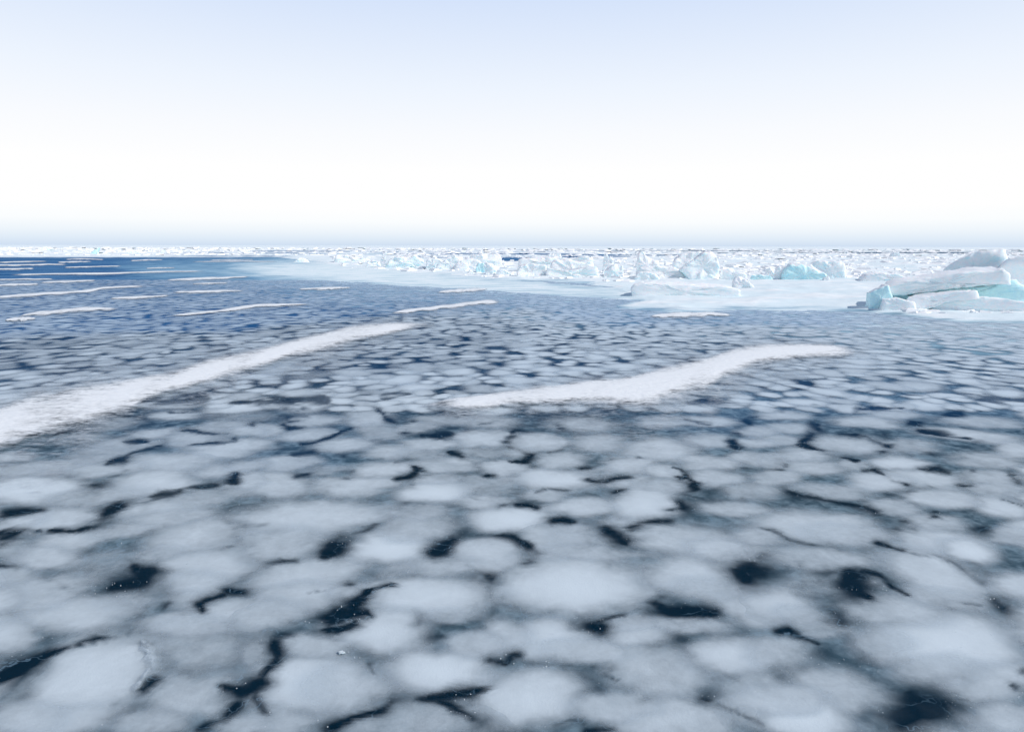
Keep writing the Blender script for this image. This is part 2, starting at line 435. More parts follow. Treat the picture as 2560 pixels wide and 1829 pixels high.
# ------------------------------------------------------------------ what was read off the photograph
# tiles of 640 photo pixels enlarged K times; pans are (x, y, rx, ry, tilt, strength[, crisp])
K = 2273 / 640.0
TILE = {"A": 1020.0, "B": 1290.0, "C": 1560.0}
PANS = {
 "C0": [(780,500,560,260,-24,.95),(60,130,260,130,-8,.8),(1750,220,330,220,0,.55),(1750,640,370,180,0,.72),(1350,900,330,110,-5,.65),
        (200,860,320,120,-5,.72),(560,890,360,120,-12,.85),(2150,910,200,90,0,.65),(1720,40,320,80,0,.62)],
 "C1": [(430,540,400,205,0,1.0,1),(800,570,330,200,0,.7),(1600,430,370,175,5,1.0),(1600,480,520,235,0,.5),(1120,80,370,165,0,.95,1),
        (440,210,290,98,0,.75,1),(0,230,150,140,0,.45),(2180,150,220,140,0,.72),(1930,210,250,100,0,.68),(1350,880,620,150,0,.55,1),(150,890,350,130,0,.62)],
 "C2": [(350,160,330,150,0,.95),(620,240,300,100,0,.75),(1100,90,280,95,0,.85),(1250,420,400,225,10,.75),(1930,300,330,150,0,.9),
        (180,680,440,200,0,.95),(900,750,300,120,0,.75),(1450,880,460,170,0,.8),(2200,690,330,210,0,.72),(1680,40,320,65,0,.55)],
 "C3": [(1620,200,580,270,8,1.0),(1500,430,360,140,0,.65),(300,860,380,170,12,1.0),(100,680,300,120,0,.75),(620,590,430,150,12,.72),
        (1950,540,360,160,0,.82),(2120,860,330,150,0,.72),(450,40,260,85,0,.55),(100,250,280,130,0,.65),(1020,200,260,130,0,.55)],
 "B0": [(480,50,380,95,-8,.85),(600,220,310,92,-8,.8),(430,380,250,85,-4,.8),(150,330,200,100,0,.5),(1100,140,220,62,-6,.62),
        (1720,170,400,130,-5,.8,1),(1480,35,360,66,-8,.7),(1800,470,430,200,-5,.85),(1750,620,230,125,0,.75),(1400,350,220,55,-12,.5),
        (820,480,340,130,-10,.33),(50,580,300,130,0,.72),(330,690,390,115,-10,.72),(750,870,460,130,-6,.85),(1150,745,280,85,-5,.42),
        (1680,750,210,80,-5,.5),(2050,830,330,100,-8,.72),(1700,935,390,90,-8,.78)],
 "B1": [(450,30,560,140,-4,.88),(250,265,390,130,0,.72),(1150,290,345,125,-2,1.0),(1450,120,300,110,-5,.7),(500,520,490,140,-8,.85),
        (2060,340,275,142,0,.9,2),(1640,450,290,80,0,.72),(1500,730,510,172,-2,.95,1),(820,690,165,62,-8,.65),(380,760,360,130,-5,.8),
        (100,900,300,120,-8,.7),(1750,890,230,62,0,.5),(1250,500,210,60,-6,.42)],
 "B2": [(0,35,340,100,0,1.0,1),(380,220,270,125,0,.8),(600,200,290,125,5,.5,1),(550,640,650,245,2,1.0,1),(1650,260,600,150,8,.8),
        (1850,300,260,95,6,.8),(1640,570,390,155,10,.88),(750,330,350,62,4,.6),(950,65,145,50,0,.5),(2150,830,290,140,5,.75),
        (1900,690,350,100,5,.6),(1500,945,250,70,0,.75,1),(1050,960,240,60,-5,.6),(2200,200,210,62,5,.65)],
 "B3": [(400,100,520,125,4,.88),(700,185,350,80,5,.65),(1550,245,390,115,10,.85),(1790,325,220,82,15,1.0),(500,390,420,92,5,.68),
        (1500,550,440,145,18,.88),(1440,470,480,180,18,.42,1),(420,620,330,115,3,.36),(80,800,260,135,5,.85),(2200,610,250,95,5,.8),
        (1150,850,410,125,5,.72),(1600,745,350,82,8,.58),(950,600,110,50,10,.5),(1500,65,250,62,3,.65),(2180,190,210,62,6,.65),(300,890,210,80,8,.5)],
 "A0": [(1530,70,185,40,-3,.8),(1350,235,205,42,-6,.72),(1700,260,265,60,-4,.7),(1940,170,235,42,-3,.62),(2100,85,250,62,-3,.36),
        (2180,210,155,42,-3,.72),(2000,360,375,75,-4,.85),(1500,480,335,82,-2,.8),(1080,340,300,60,-4,.62),(850,430,260,60,-4,.55),
        (450,530,310,60,-4,.72),(950,545,285,60,-6,.75),(230,730,440,122,-3,1.0),(1400,680,360,105,-3,.9),(1950,570,285,60,-4,.7),
        (2170,520,190,48,-4,.65),(1450,875,430,90,-8,.75),(2200,650,155,62,0,.72),(100,440,160,40,-3,.78),(700,265,210,48,-4,.5),
        (950,130,290,50,-4,.5),(850,800,350,80,-8,.6),(1900,790,320,62,-6,.52),(100,560,210,50,-4,.6)],
 "A1": [(520,115,235,44,-3,.75,1),(980,90,195,70,-3,.75),(480,245,265,46,-3,.75,1),(1100,225,205,70,0,.55),(80,200,175,50,0,.72),
        (750,330,245,56,-3,.8),(1180,390,225,65,-3,.75),(1550,330,235,46,-2,.78),(1990,280,265,70,-2,.85,1),(1130,550,265,60,-2,.85),
        (1720,520,280,60,-2,.72),(2170,530,195,56,0,.82,1),(900,690,345,80,-3,.85,1),(1580,760,305,86,-1,1.0,1),(150,680,340,105,0,.82),
        (1650,110,250,46,-2,.62),(1400,180,155,40,-3,.6),(2050,120,225,60,0,.68),(2050,690,240,95,0,.5),(1550,630,225,46,0,.6),
        (2000,850,255,60,0,.72),(250,500,265,60,-3,.72),(1450,920,255,62,-2,.55),(2050,400,235,42,0,.5),(1500,420,185,50,0,.46),(600,560,205,50,-6,.4)],
 "A2": [(240,310,245,85,0,.85,2),(60,400,145,55,0,.58),(420,470,235,66,0,.75),(360,640,325,92,2,.95),(1070,510,225,66,0,.8,1),
        (1330,570,160,45,3,.78),(1330,130,225,50,0,.75,1),(780,310,240,70,0,.72),(1330,390,300,90,2,.85),(1750,120,205,40,2,.8),
        (1750,300,225,60,2,.78),(1750,490,235,60,2,.78),(1800,630,225,66,2,.75,1),(2180,220,155,46,2,.72),(2150,320,175,40,3,.72),
        (2150,460,205,60,2,.72),(1200,860,285,120,0,.95),(600,890,245,76,0,.85),(1250,680,360,82,2,.65),(300,785,185,46,0,.72),
        (1950,910,290,62,4,.72),(950,680,125,36,0,.58),(600,150,300,60,0,.66),(750,575,175,40,0,.4),(2150,740,225,80,5,.58)],
 "A3": [(700,330,315,76,4,.78,1),(900,130,285,46,3,.8),(1080,60,235,36,2,.75),(1250,340,225,60,3,.55),(1750,240,420,46,6,.85,1),
        (1900,130,330,42,4,.68),(1150,490,235,60,3,.92),(750,510,135,42,3,.62,1),(300,420,255,66,3,.75),(400,540,255,60,3,.75),
        (980,660,255,82,3,.88),(1400,635,335,76,6,.85,1),(2000,620,255,62,4,.72),(1550,820,325,72,4,.85),(2060,720,255,70,5,.65),
        (2100,890,255,82,10,.9),(1950,470,320,56,3,.66),(550,740,330,60,6,.62),(1100,890,235,66,4,.72),(150,70,225,40,2,.78),
        (200,180,225,42,2,.72),(100,290,185,42,2,.72),(40,480,125,66,0,.52,2),(60,630,205,60,2,.72),(2200,380,155,60,3,.78)],
}
# dark clear openings and seams: (strength, [(x, y, half width), ...])
LEADS = {
 "C0": [(1,[(-20,520,75),(200,370,78),(400,230,42),(600,170,24),(850,120,16),(1080,95,24),(1250,20,16)]),(.6,[(1300,180,40),(1390,205,30)]),
        (.5,[(1520,280,70)]),(.85,[(1380,500,48),(1280,590,38)]),(.5,[(2180,150,80)]),(.95,[(2000,520,25),(2120,570,50),(2200,620,95),(2290,520,85)]),
        (.9,[(2150,720,65),(2000,840,42),(1800,920,42)]),(.4,[(1050,680,32),(980,790,26)]),(.35,[(250,550,70),(180,670,45)])],
 "C1": [(1,[(60,100,50),(250,70,32),(480,50,42),(700,50,62),(820,0,60)]),(.95,[(100,150,62),(180,260,42),(130,370,26),(20,470,26)]),
        (.75,[(0,560,38),(20,680,52),(80,780,42)]),(.8,[(1580,100,52),(1680,100,22)]),(.6,[(1060,330,16),(1070,420,13)]),
        (1,[(660,930,48),(850,840,27),(1080,770,36),(1200,690,56),(1400,715,32),(1650,690,52),(1900,620,62),(2080,560,22)]),
        (.85,[(1550,730,42),(1720,760,52),(1850,830,52),(1990,870,72)]),(.85,[(2050,300,32),(2200,320,26),(2280,240,50)])],
 "C2": [(.9,[(620,10,60),(740,30,80),(800,10,60)]),(.85,[(1300,170,26),(1430,160,62),(1480,240,32),(1590,320,26)]),(.5,[(620,440,95),(720,500,95),(820,580,52)]),
        (.85,[(680,350,20),(850,370,60),(800,420,26),(960,490,18)]),(.48,[(1260,680,62)]),(.85,[(1600,660,42),(1690,670,88),(1780,700,32)]),
        (.55,[(1850,740,36),(2000,830,30),(2160,940,22)]),(.8,[(0,260,40),(80,270,20)]),(.5,[(400,900,13),(560,870,11),(700,890,13)]),
        (.8,[(720,935,30),(850,920,42),(950,930,20)]),(.38,[(1750,150,100),(2000,100,60)])],
 "C3": [(.85,[(80,80,30),(200,70,36),(280,120,42),(450,180,26)]),(.5,[(480,270,120)]),(.5,[(830,300,56)]),(.4,[(750,180,42),(830,260,32)]),(.5,[(130,480,82)]),
        (1,[(1300,570,60),(1350,680,170),(1450,770,170),(1330,860,150),(1200,800,120),(1550,760,120)]),(.65,[(1650,690,30),(1800,660,26)]),
        (1,[(1360,700,130),(1440,800,130),(1400,860,120)]),(.75,[(1000,830,72),(1100,850,82)]),(.55,[(1650,900,62),(1800,930,52)]),(.75,[(2160,560,36)]),(.7,[(2260,430,36)]),(.8,[(480,0,26),(720,5,26)]),(.38,[(2200,110,100)])],
 "B0": [(1,[(0,200,62),(130,170,52),(350,150,26)]),(.92,[(450,140,22),(700,115,24),(880,80,62),(960,20,50)]),(.9,[(0,425,32),(130,435,26)]),
        (.92,[(850,280,22),(780,340,36),(640,390,26),(450,480,20)]),(.85,[(410,530,26),(480,580,36),(640,640,16),(680,680,22)]),
        (1,[(1150,400,32),(1250,480,85),(1350,470,62),(1180,570,95),(1000,620,62)]),(.6,[(650,690,32),(900,670,32)]),(.42,[(1450,650,95)]),
        (.75,[(1250,340,32),(1330,310,24),(1450,295,14)]),(.65,[(1620,330,24),(1850,305,13),(2080,265,16)]),
        (.97,[(2290,470,26),(2160,580,36),(2050,660,62),(2180,680,52)]),(.92,[(1980,700,42),(1750,800,42),(1820,840,26)]),(.65,[(1480,790,26),(1440,830,22)]),
        (.92,[(2050,60,36),(2130,90,46),(2280,85,26)]),(.42,[(1300,930,16),(1500,890,12),(1900,830,10)])],
 "B1": [(.85,[(0,470,26),(120,420,26),(350,400,12)]),(1,[(600,360,26),(720,280,82),(780,230,52)]),(.75,[(780,200,22),(950,140,20),(1110,50,20)]),(.4,[(1000,180,20),(1200,130,20)]),
        (.95,[(1560,330,52),(1680,280,78),(1750,220,52),(1850,150,62),(2000,180,32),(2150,160,26),(2280,210,26)]),
        (.9,[(1800,350,26),(1900,430,26),(2050,500,32),(2080,560,52),(2050,650,42),(2080,720,32),(2150,800,42),(2280,830,32)]),(.45,[(1900,530,62)]),
        (.92,[(840,600,36),(960,620,26),(1080,640,18),(1180,620,18)]),(1,[(990,650,26),(930,720,52),(850,800,82),(900,870,62),(700,870,82),(600,930,62)]),(.45,[(1050,560,72)]),
        (.95,[(960,830,32),(1000,885,22)]),(.5,[(440,675,11),(600,665,11)]),(.65,[(1900,830,32),(2050,900,62),(2200,930,42)]),(.6,[(1450,910,62)]),(.85,[(0,80,22),(70,80,20)])],
 "B2": [(1,[(350,50,32),(600,70,26),(800,80,32),(850,150,62),(940,220,72),(1000,310,32),(1120,320,13)]),(.85,[(1050,100,42),(1200,60,32),(1390,40,22)]),
        (.97,[(0,190,42),(130,240,42),(220,320,52)]),(.65,[(200,370,32),(60,420,26)]),(1,[(2240,300,42),(2150,400,62),(2100,480,122),(2200,500,82),(2120,570,72),(2000,460,62)]),
        (1,[(1230,760,32),(1300,840,62),(1450,840,85),(1650,830,75),(1750,860,52)]),(.6,[(1290,690,32)]),(.5,[(1180,480,46)]),(.35,[(870,420,40),(950,430,20)]),
        (.85,[(600,950,16),(850,920,22),(1000,890,13)]),(.75,[(2150,90,26),(2280,120,22)]),(.35,[(1920,150,62)])],
 "B3": [(.97,[(960,10,26),(1080,40,42),(1200,80,42),(1320,110,22)]),(.92,[(1450,10,20),(1560,20,24),(1820,0,16)]),(.75,[(1880,110,52)]),
        (.7,[(0,110,22),(150,180,24),(350,240,20),(620,270,22),(720,290,13)]),(.9,[(970,240,24),(1060,265,24),(1130,300,22),(1250,315,15)]),
        (.6,[(1330,350,9),(1550,360,9),(1750,460,11),(1860,560,15),(1920,580,24)]),(.62,[(0,390,40),(180,420,24),(350,480,42),(550,500,52)]),
        (1,[(700,500,62),(740,600,115),(750,690,105),(850,720,52)]),(.9,[(820,480,42),(950,520,32),(1100,620,24),(1220,680,20)]),(.95,[(560,720,42),(420,720,32),(230,670,24)]),
        (.97,[(520,790,52),(640,870,62),(660,930,72)]),(.9,[(560,940,60)]),(.38,[(1030,680,110)]),(.6,[(460,575,26)]),(.75,[(2020,430,36),(2150,470,26),(2230,540,32),(2080,540,42)]),
        (.55,[(1720,750,16),(1850,780,20)]),(.75,[(1980,740,42),(2100,800,52),(2180,870,42),(2250,930,26)])],
 "A0": [(.7,[(490,260,28),(520,230,28),(650,205,17),(830,190,19)]),(.5,[(680,130,11),(850,110,13),(1050,75,11)]),(.6,[(1050,75,11),(1180,75,23),(1280,95,13)]),
        (1,[(1150,310,15),(1280,295,17),(1390,330,33),(1310,365,15),(1150,420,11)]),(.88,[(1620,195,13),(1850,220,19),(1990,240,36),(2060,265,19),(1900,300,11),(1700,320,9)]),
        (.72,[(1480,45,9),(1700,40,11),(1820,25,15)]),(.72,[(1800,60,15),(1650,110,17)]),(.8,[(2240,145,29)]),(.88,[(980,470,23),(1090,460,29),(1160,440,17)]),
        (.55,[(1740,440,29)]),(.42,[(1450,380,29)]),(.42,[(1780,520,9),(2000,480,13),(2200,440,21)]),(.65,[(1220,530,19),(1080,575,11),(940,620,9)]),
        (.97,[(2100,590,29),(2040,660,41),(2070,700,26)]),(.78,[(1900,690,23),(1700,715,26),(1450,770,31),(1200,820,29),(1080,850,41)]),
        (.97,[(1080,880,46),(980,920,51),(920,950,41)]),(.72,[(2150,595,13),(2280,580,9)]),(.78,[(860,690,62)]),(.72,[(230,420,23),(160,410,9)]),(.42,[(670,510,26)]),(.36,[(640,620,26)]),
        (.92,[(20,940,31),(150,920,41),(300,900,31),(400,890,21)])],
 "A1": [(.92,[(380,90,21),(280,100,36),(430,75,19)]),(.85,[(240,140,21),(300,185,19),(420,175,11)]),(.85,[(60,5,16),(380,25,11),(440,5,16)]),
        (.88,[(860,185,9),(770,215,19),(690,265,15),(550,290,13),(400,310,15)]),(.55,[(180,310,23)]),(.75,[(300,420,15),(400,400,36),(480,390,29)]),
        (.97,[(1010,310,11),(1090,320,19),(1200,315,11)]),(.95,[(1310,240,23),(1450,245,15),(1580,235,21),(1650,235,41),(1780,215,13)]),
        (.85,[(1100,20,19),(1120,65,17),(1180,100,23),(1220,130,11)]),(.72,[(1400,110,17)]),(.42,[(1300,145,7),(1400,130,9)]),(.97,[(2275,270,31),(2250,290,26)]),
        (.62,[(760,420,29)]),(.55,[(740,490,17)]),(.55,[(850,570,17)]),(.97,[(1250,490,19),(1350,490,26),(1400,540,36),(1340,600,29),(1240,625,15)]),(.85,[(1450,560,23),(1530,580,9)]),
        (.97,[(1720,390,17),(1800,420,26),(1900,460,17),(1960,490,31),(1970,540,29),(2050,590,21),(2140,600,15)]),(.85,[(2000,470,17),(2130,460,11)]),
        (.8,[(380,610,23),(480,600,23)]),(.75,[(590,670,15),(700,635,26),(760,635,11)]),(.65,[(560,720,17),(600,755,17),(640,765,9)]),(.85,[(1770,655,11),(1840,635,23)]),
        (.75,[(1250,730,26),(1180,755,15)]),(.65,[(1330,840,23),(1450,845,15),(1600,860,13)]),(.55,[(1380,660,15)]),(.65,[(2160,880,23),(2280,860,19)]),(.42,[(1900,785,9),(2000,800,9)]),
        (.52,[(1770,90,11),(1800,70,9)]),(.52,[(1970,130,11),(2080,120,7),(2150,90,9)]),(.6,[(1540,15,15)])],
 "A2": [(.75,[(1680,60,23)]),(.65,[(1530,105,19),(1600,130,11),(1750,150,11)]),(.97,[(2060,120,26),(2000,170,41),(2000,200,31)]),
        (.97,[(1970,300,26),(1990,340,19),(2030,380,29),(1980,395,13)]),(.65,[(2100,375,9),(2280,385,11)]),(.65,[(2100,80,11),(2280,75,11)]),
        (.85,[(0,230,15),(60,200,19),(150,205,26)]),(.85,[(430,170,26)]),(.68,[(1080,210,31)]),(.42,[(320,90,26)]),
        (.92,[(0,340,9),(90,360,11),(200,410,17),(170,440,26),(110,475,19),(0,475,9)]),(.75,[(480,330,9),(420,380,15),(350,400,9)]),(.55,[(200,525,23)]),(.92,[(20,600,19)]),
        (.8,[(620,540,17),(740,525,29),(820,470,23),(900,440,13),(1080,430,23),(1170,440,13)]),(.85,[(680,640,17),(750,660,19),(850,655,19),(930,635,23),(1060,610,15)]),
        (.75,[(1420,520,9),(1500,545,15),(1560,570,9)]),(.97,[(1470,615,17),(1540,610,31),(1580,660,23),(1650,720,41),(1750,770,51),(1850,790,23)]),
        (.55,[(1620,450,9),(1720,440,9),(1820,440,7)]),(.65,[(2050,525,9),(2200,530,11),(2280,540,9)]),(.65,[(200,745,11),(300,735,9),(430,755,17),(500,745,11)]),
        (.88,[(870,800,36),(920,760,19),(1040,720,11)]),(.42,[(780,800,29)]),(.85,[(1440,910,42),(1520,900,62),(1480,850,36)]),(.97,[(0,870,15),(150,875,23),(220,895,17)]),
        (.75,[(940,950,36)]),(.45,[(1040,300,17)])],
 "A3": [(.88,[(430,110,29),(450,170,41),(560,150,36),(620,150,21)]),(.97,[(650,220,21),(800,220,36),(900,240,29),(1000,270,36),(1050,320,31),(1030,365,23)]),
        (.97,[(360,235,29),(300,290,36),(240,325,26),(330,335,31),(440,370,15),(560,410,23),(650,440,23),(800,480,15)]),
        (.97,[(1290,140,23),(1400,110,31),(1500,100,36),(1600,60,21),(1700,45,26)]),(.65,[(1570,120,15),(1750,170,11),(2000,200,9)]),
        (.97,[(1340,160,21),(1400,225,31),(1530,240,33),(1640,250,13),(1800,270,7)]),(.92,[(1780,360,31),(1870,345,36),(1950,365,15)]),(.62,[(1860,300,19)]),
        (.85,[(1450,420,21),(1520,430,26)]),(.8,[(1600,455,29),(1680,455,21)]),(.75,[(620,480,15),(600,530,23),(680,560,13)]),(.38,[(540,500,31)]),
        (.97,[(830,545,11),(960,550,17),(1030,590,17),(1100,640,11),(1230,700,31),(1180,760,46),(1300,720,31),(1480,735,15)]),(.55,[(1220,800,21),(1280,850,13)]),(.62,[(1010,800,29)]),
        (.8,[(1320,545,11),(1480,550,26),(1600,580,15)]),(.75,[(1830,555,17)]),(.88,[(2170,590,23),(2260,640,36)]),(.85,[(1720,700,19),(1810,710,29)]),
        (.55,[(1910,790,11),(2000,800,13)]),(.58,[(2120,820,9),(2250,870,11)]),(.8,[(180,750,41),(230,780,41),(380,810,23),(600,840,17),(850,880,29),(960,930,29)]),
        (.75,[(0,540,15),(120,545,13)]),(.65,[(0,395,6),(130,460,9),(150,500,11)]),(.97,[(1450,930,31),(1600,920,29),(1820,900,41)]),(.85,[(790,15,13),(1050,10,15),(1180,15,9)]),
        (.65,[(700,80,9),(790,40,17)]),(.42,[(1080,130,21)]),(.42,[(430,660,15),(560,660,15),(650,680,11)]),(.55,[(120,20,17)])],
}


def tile_xy(key, x, y):
    return int(key[1]) * 640 + x / K, TILE[key[0]] + y / K


# ------------------------------------------------------------------ the frozen sea: one sheet out to the horizon
RAD = [0.4, 0.8, 1.2, 1.6, 1.9]
r_ = 2.1
while r_ < 9.5:
    RAD.append(r_); r_ *= 1.0042
while r_ < 60:
    RAD.append(r_); r_ *= 1.009
while r_ < 900:
    RAD.append(r_); r_ *= 1.015
while r_ < 26000:
    RAD.append(r_); r_ *= 1.08
RAD = np.array(RAD)
_front = np.radians(np.arange(-46, 46.001, 0.14))
_back = np.radians(np.arange(49, 312, 6.0))
ANG = np.concatenate([_front, _back])
NA, NR = len(ANG), len(RAD)
SX = (RAD[:, None] * np.sin(ANG)[None]).ravel()
SY = (RAD[:, None] * np.cos(ANG)[None]).ravel()
PX, PY = project(SX, SY)
FRONT = (SY > 1.2)
PX = np.where(FRONT, PX, -9999); PY = np.where(FRONT, PY, 9999)


def blur_edge(x, y, amp, freq, seed):
    return (fbm(x * freq, y * freq, 4, seed) - 0.5) * 2 * amp


# clear dark seams and openings
lead = np.zeros(len(SX))
dep0 = np.clip((PY - 614) / 600, 0.25, 2.0)
wx = (blur_edge(SX, SY, 18, 2.6, 5) + blur_edge(SX, SY, 9, 9.0, 6)) * dep0
wy = (blur_edge(SX, SY, 9, 2.6, 9) + blur_edge(SX, SY, 6, 9.0, 10)) * dep0
lbreak = 0.38 + 0.62 * sstep(0.38, 0.54, fbm(SX * 4.2, SY * 4.2, 3, 19))
wscale = 0.62 + 0.80 * fbm(SX * 3.1, SY * 3.1, 3, 13)
for key, lst in LEADS.items():
    for s_, pts in lst:
        P = [tile_xy(key, x, y) + (hw / K,) for x, y, hw in pts]
        m_ = max(p[2] for p in P) * 3 + 20
        x0, x1 = min(p[0] for p in P) - m_, max(p[0] for p in P) + m_
        y0, y1 = min(p[1] for p in P) - m_, max(p[1] for p in P) + m_
        idx = np.nonzero((PX > x0) & (PX < x1) & (PY > y0) & (PY < y1))[0]
        if not len(idx):
            continue
        qx, qy = PX[idx] + wx[idx], PY[idx] + wy[idx]
        best = np.zeros(len(idx))
        segs = list(zip(P[:-1], P[1:])) if len(P) > 1 else [(P[0], P[0])]
        for a, b in segs:
            dx, dy = (b[0] - a[0]) * 0.62, b[1] - a[1]
            L2 = dx * dx + dy * dy + 1e-6
            tt = np.clip(((qx - a[0]) * 0.62 * dx + (qy - a[1]) * dy) / L2, 0, 1)
            ex = (qx - a[0]) * 0.62 - tt * dx
            ey = (qy - a[1]) - tt * dy
            hw = a[2] + (b[2] - a[2]) * tt
            dd = np.hypot(ex, ey) / ((hw * 1.12 + 1.2) * wscale[idx])
            best = np.maximum(best, np.exp(-0.80 * dd ** 1.35) * (lbreak[idx] + (1 - lbreak[idx]) * 0.65 * sstep(11, 22, hw)))
        lead[idx] = np.maximum(lead[idx], np.clip(best * s_ * 1.12, 0, 1))

# regions, outlined in photograph pixels and laid on the ice there
TURQ = [(760, 644), (860, 634), (960, 634), (1010, 650), (1300, 676), (1600, 690), (1900, 725), (2100, 750), (2560, 790), (3700, 800), (3700, 980), (2560, 866), (2250, 842), (2050, 826), (1850, 803),
        (1650, 790), (1450, 778), (1250, 764), (1080, 750), (920, 735), (780, 720), (660, 702), (580, 684), (540, 668), (620, 652)]
SNOW = [[(830, 660), (900, 672), (1050, 680), (1180, 690), (1300, 699), (1480, 706), (1570, 735), (1640, 752), (1560, 766), (1700, 772), (1850, 770), (2040, 770), (2150, 774), (2300, 790), (2400, 803), (2700, 812), (3700, 850), (3700, 632), (1900, 634),
         (1750, 640), (1500, 645), (1300, 655), (1150, 650), (960, 640), (860, 642)],
        [(-900, 560), (3500, 560), (3500, 627), (2560, 627), (1700, 625), (1400, 624), (1100, 624), (800, 625), (620, 628), (420, 632), (300, 641), (-900, 642)],
        [(1750, 640), (3000, 642), (3000, 630), (2000, 630), (1800, 634)],
        [(700, 642), (940, 632), (1000, 640), (980, 655), (860, 662), (780, 655)]]
far = PY < 1010
turq = np.zeros(len(SX)); snow = np.zeros(len(SX))
idx = np.nonzero(far & (PX > -900) & (PX < 3700))[0]
ex = PX[idx] + blur_edge(SX[idx], SY[idx], 60, 0.35, 21)
dep = np.maximum(PY[idx] - 614, 2)
ey = PY[idx] + blur_edge(SX[idx], SY[idx], 1.0, 0.45, 25) * np.clip(dep * 0.06, 0.3, 8)
soft_t = np.clip(dep * 0.60, 9, 80)
turq[idx] = np.clip(0.5 + poly_dist(ex, ey, TURQ) / (2 * soft_t), 0, 1)
faint = [(300, 664), (420, 650), (620, 644), (800, 640), (800, 735), (650, 728), (480, 712), (360, 690)]      # thin slush farther left
turq[idx] = np.maximum(turq[idx], 0.62 * np.clip(0.5 + poly_dist(ex, ey, faint) / (2.4 * soft_t), 0, 1))
for pl in SNOW:
    snow[idx] = np.maximum(snow[idx], np.clip(0.5 + poly_dist(ex, ey, pl) / (2 * np.clip(dep * 0.05, 1.0, 6)), 0, 1))
# far leads of open blue water in the pack
FAR_LEADS = [[(460, 630), (520, 628), (600, 629), (560, 632)], [(1480, 629), (2560, 631), (2560, 634), (2100, 634), (1900, 632), (1500, 634)],
             [(850, 629), (1500, 627), (1500, 641), (1200, 640), (850, 637)]]
for pl in FAR_LEADS:
    cut = np.clip(0.5 + poly_dist(ex, ey, pl) / 2.4, 0, 1) * sstep(0.3, 0.55, fbm(SX[idx] * 0.02, SY[idx] * 0.012, 3, 77) + 0.12)
    snow[idx] *= 1 - cut
strk = sstep(0.43, 0.54, fbm(SX * 0.035, SY * 0.16, 4, 177)) * sstep(648, 640, PY) * sstep(40, 60, SY)
snow = np.maximum(snow, strk * 0.9)
snow = np.where(SY > 2000, np.maximum(snow, 0.9), snow)
dist = np.hypot(SX, SY)
# sky reflection painted in as blue ice colour, patchy, away from the near field
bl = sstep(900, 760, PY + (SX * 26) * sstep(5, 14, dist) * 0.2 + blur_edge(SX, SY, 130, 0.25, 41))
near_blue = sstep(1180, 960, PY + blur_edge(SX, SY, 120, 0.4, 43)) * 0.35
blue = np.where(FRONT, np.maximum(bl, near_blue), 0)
dist_all = np.hypot(SX, SY)
grey = 0.36 + 0.40 * sstep(930, 1120, PY + blur_edge(SX, SY, 60, 0.4, 47)) + 0.30 * sstep(1350, 2100, PX) * sstep(760, 880, PY)
grey = grey + (0.66 - grey) * sstep(18, 40, dist_all)
grey = np.clip(grey, 0, 0.80)
# in the mid distance seams are left open by noise
seam = sstep(0.56, 0.70, fbm(SX * 2.2, SY * 2.2, 3, 61)) * sstep(1025, 1005, PY) * sstep(700, 760, PY)
lead = np.maximum(lead, seam * 0.75)
SZ = 0.05 * snow * sstep(8, 14, dist) * (0.5 + 1.6 * fbm(SX * 0.7, SY * 0.7, 4, 91) ** 2 * 2.0) + np.where(dist > 60, 0.22 * snow * (fbm(SX * 0.25, SY * 0.25, 4, 95) - 0.3), 0)

i0 = (np.arange(NR - 1)[:, None] * NA + np.arange(NA)[None])
i1 = (np.arange(NR - 1)[:, None] * NA + (np.arange(NA)[None] + 1) % NA)
quads = np.stack([i0, i0 + NA, i1 + NA, i1], -1).reshape(-1, 4)
SV = np.stack([SX, SY, SZ], -1)
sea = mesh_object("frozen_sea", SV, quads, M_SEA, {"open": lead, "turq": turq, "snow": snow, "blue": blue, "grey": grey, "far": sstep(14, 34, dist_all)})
tag(sea, kind="structure")


def z_at(px, py):
    """height of the sheet at a photograph pixel on the ice (nearest vertex)"""
    x, y = g1(px, py)
    i = np.searchsorted(RAD, math.hypot(x, y)); i = min(max(i, 0), NR - 1)
    j = int(round((math.degrees(math.atan2(x, y)) + 46) / 0.14)); j = min(max(j, 0), len(_front) - 1)
    return float(SZ[i * NA + j])


def field_at(arr, x, y):
    i = np.clip(np.searchsorted(RAD, np.hypot(x, y)), 0, NR - 1)
    j = np.clip(np.round((np.degrees(np.arctan2(x, y)) + 46) / 0.14).astype(int), 0, len(_front) - 1)
    return arr[i * NA + j]


# ------------------------------------------------------------------ pancake ice
S_RINGS = np.array([0.0, 0.12, 0.22, 0.31, 0.4, 0.48, 0.55, 0.62, 0.68, 0.74, 0.8, 0.85, 0.9, 0.95, 1.0])


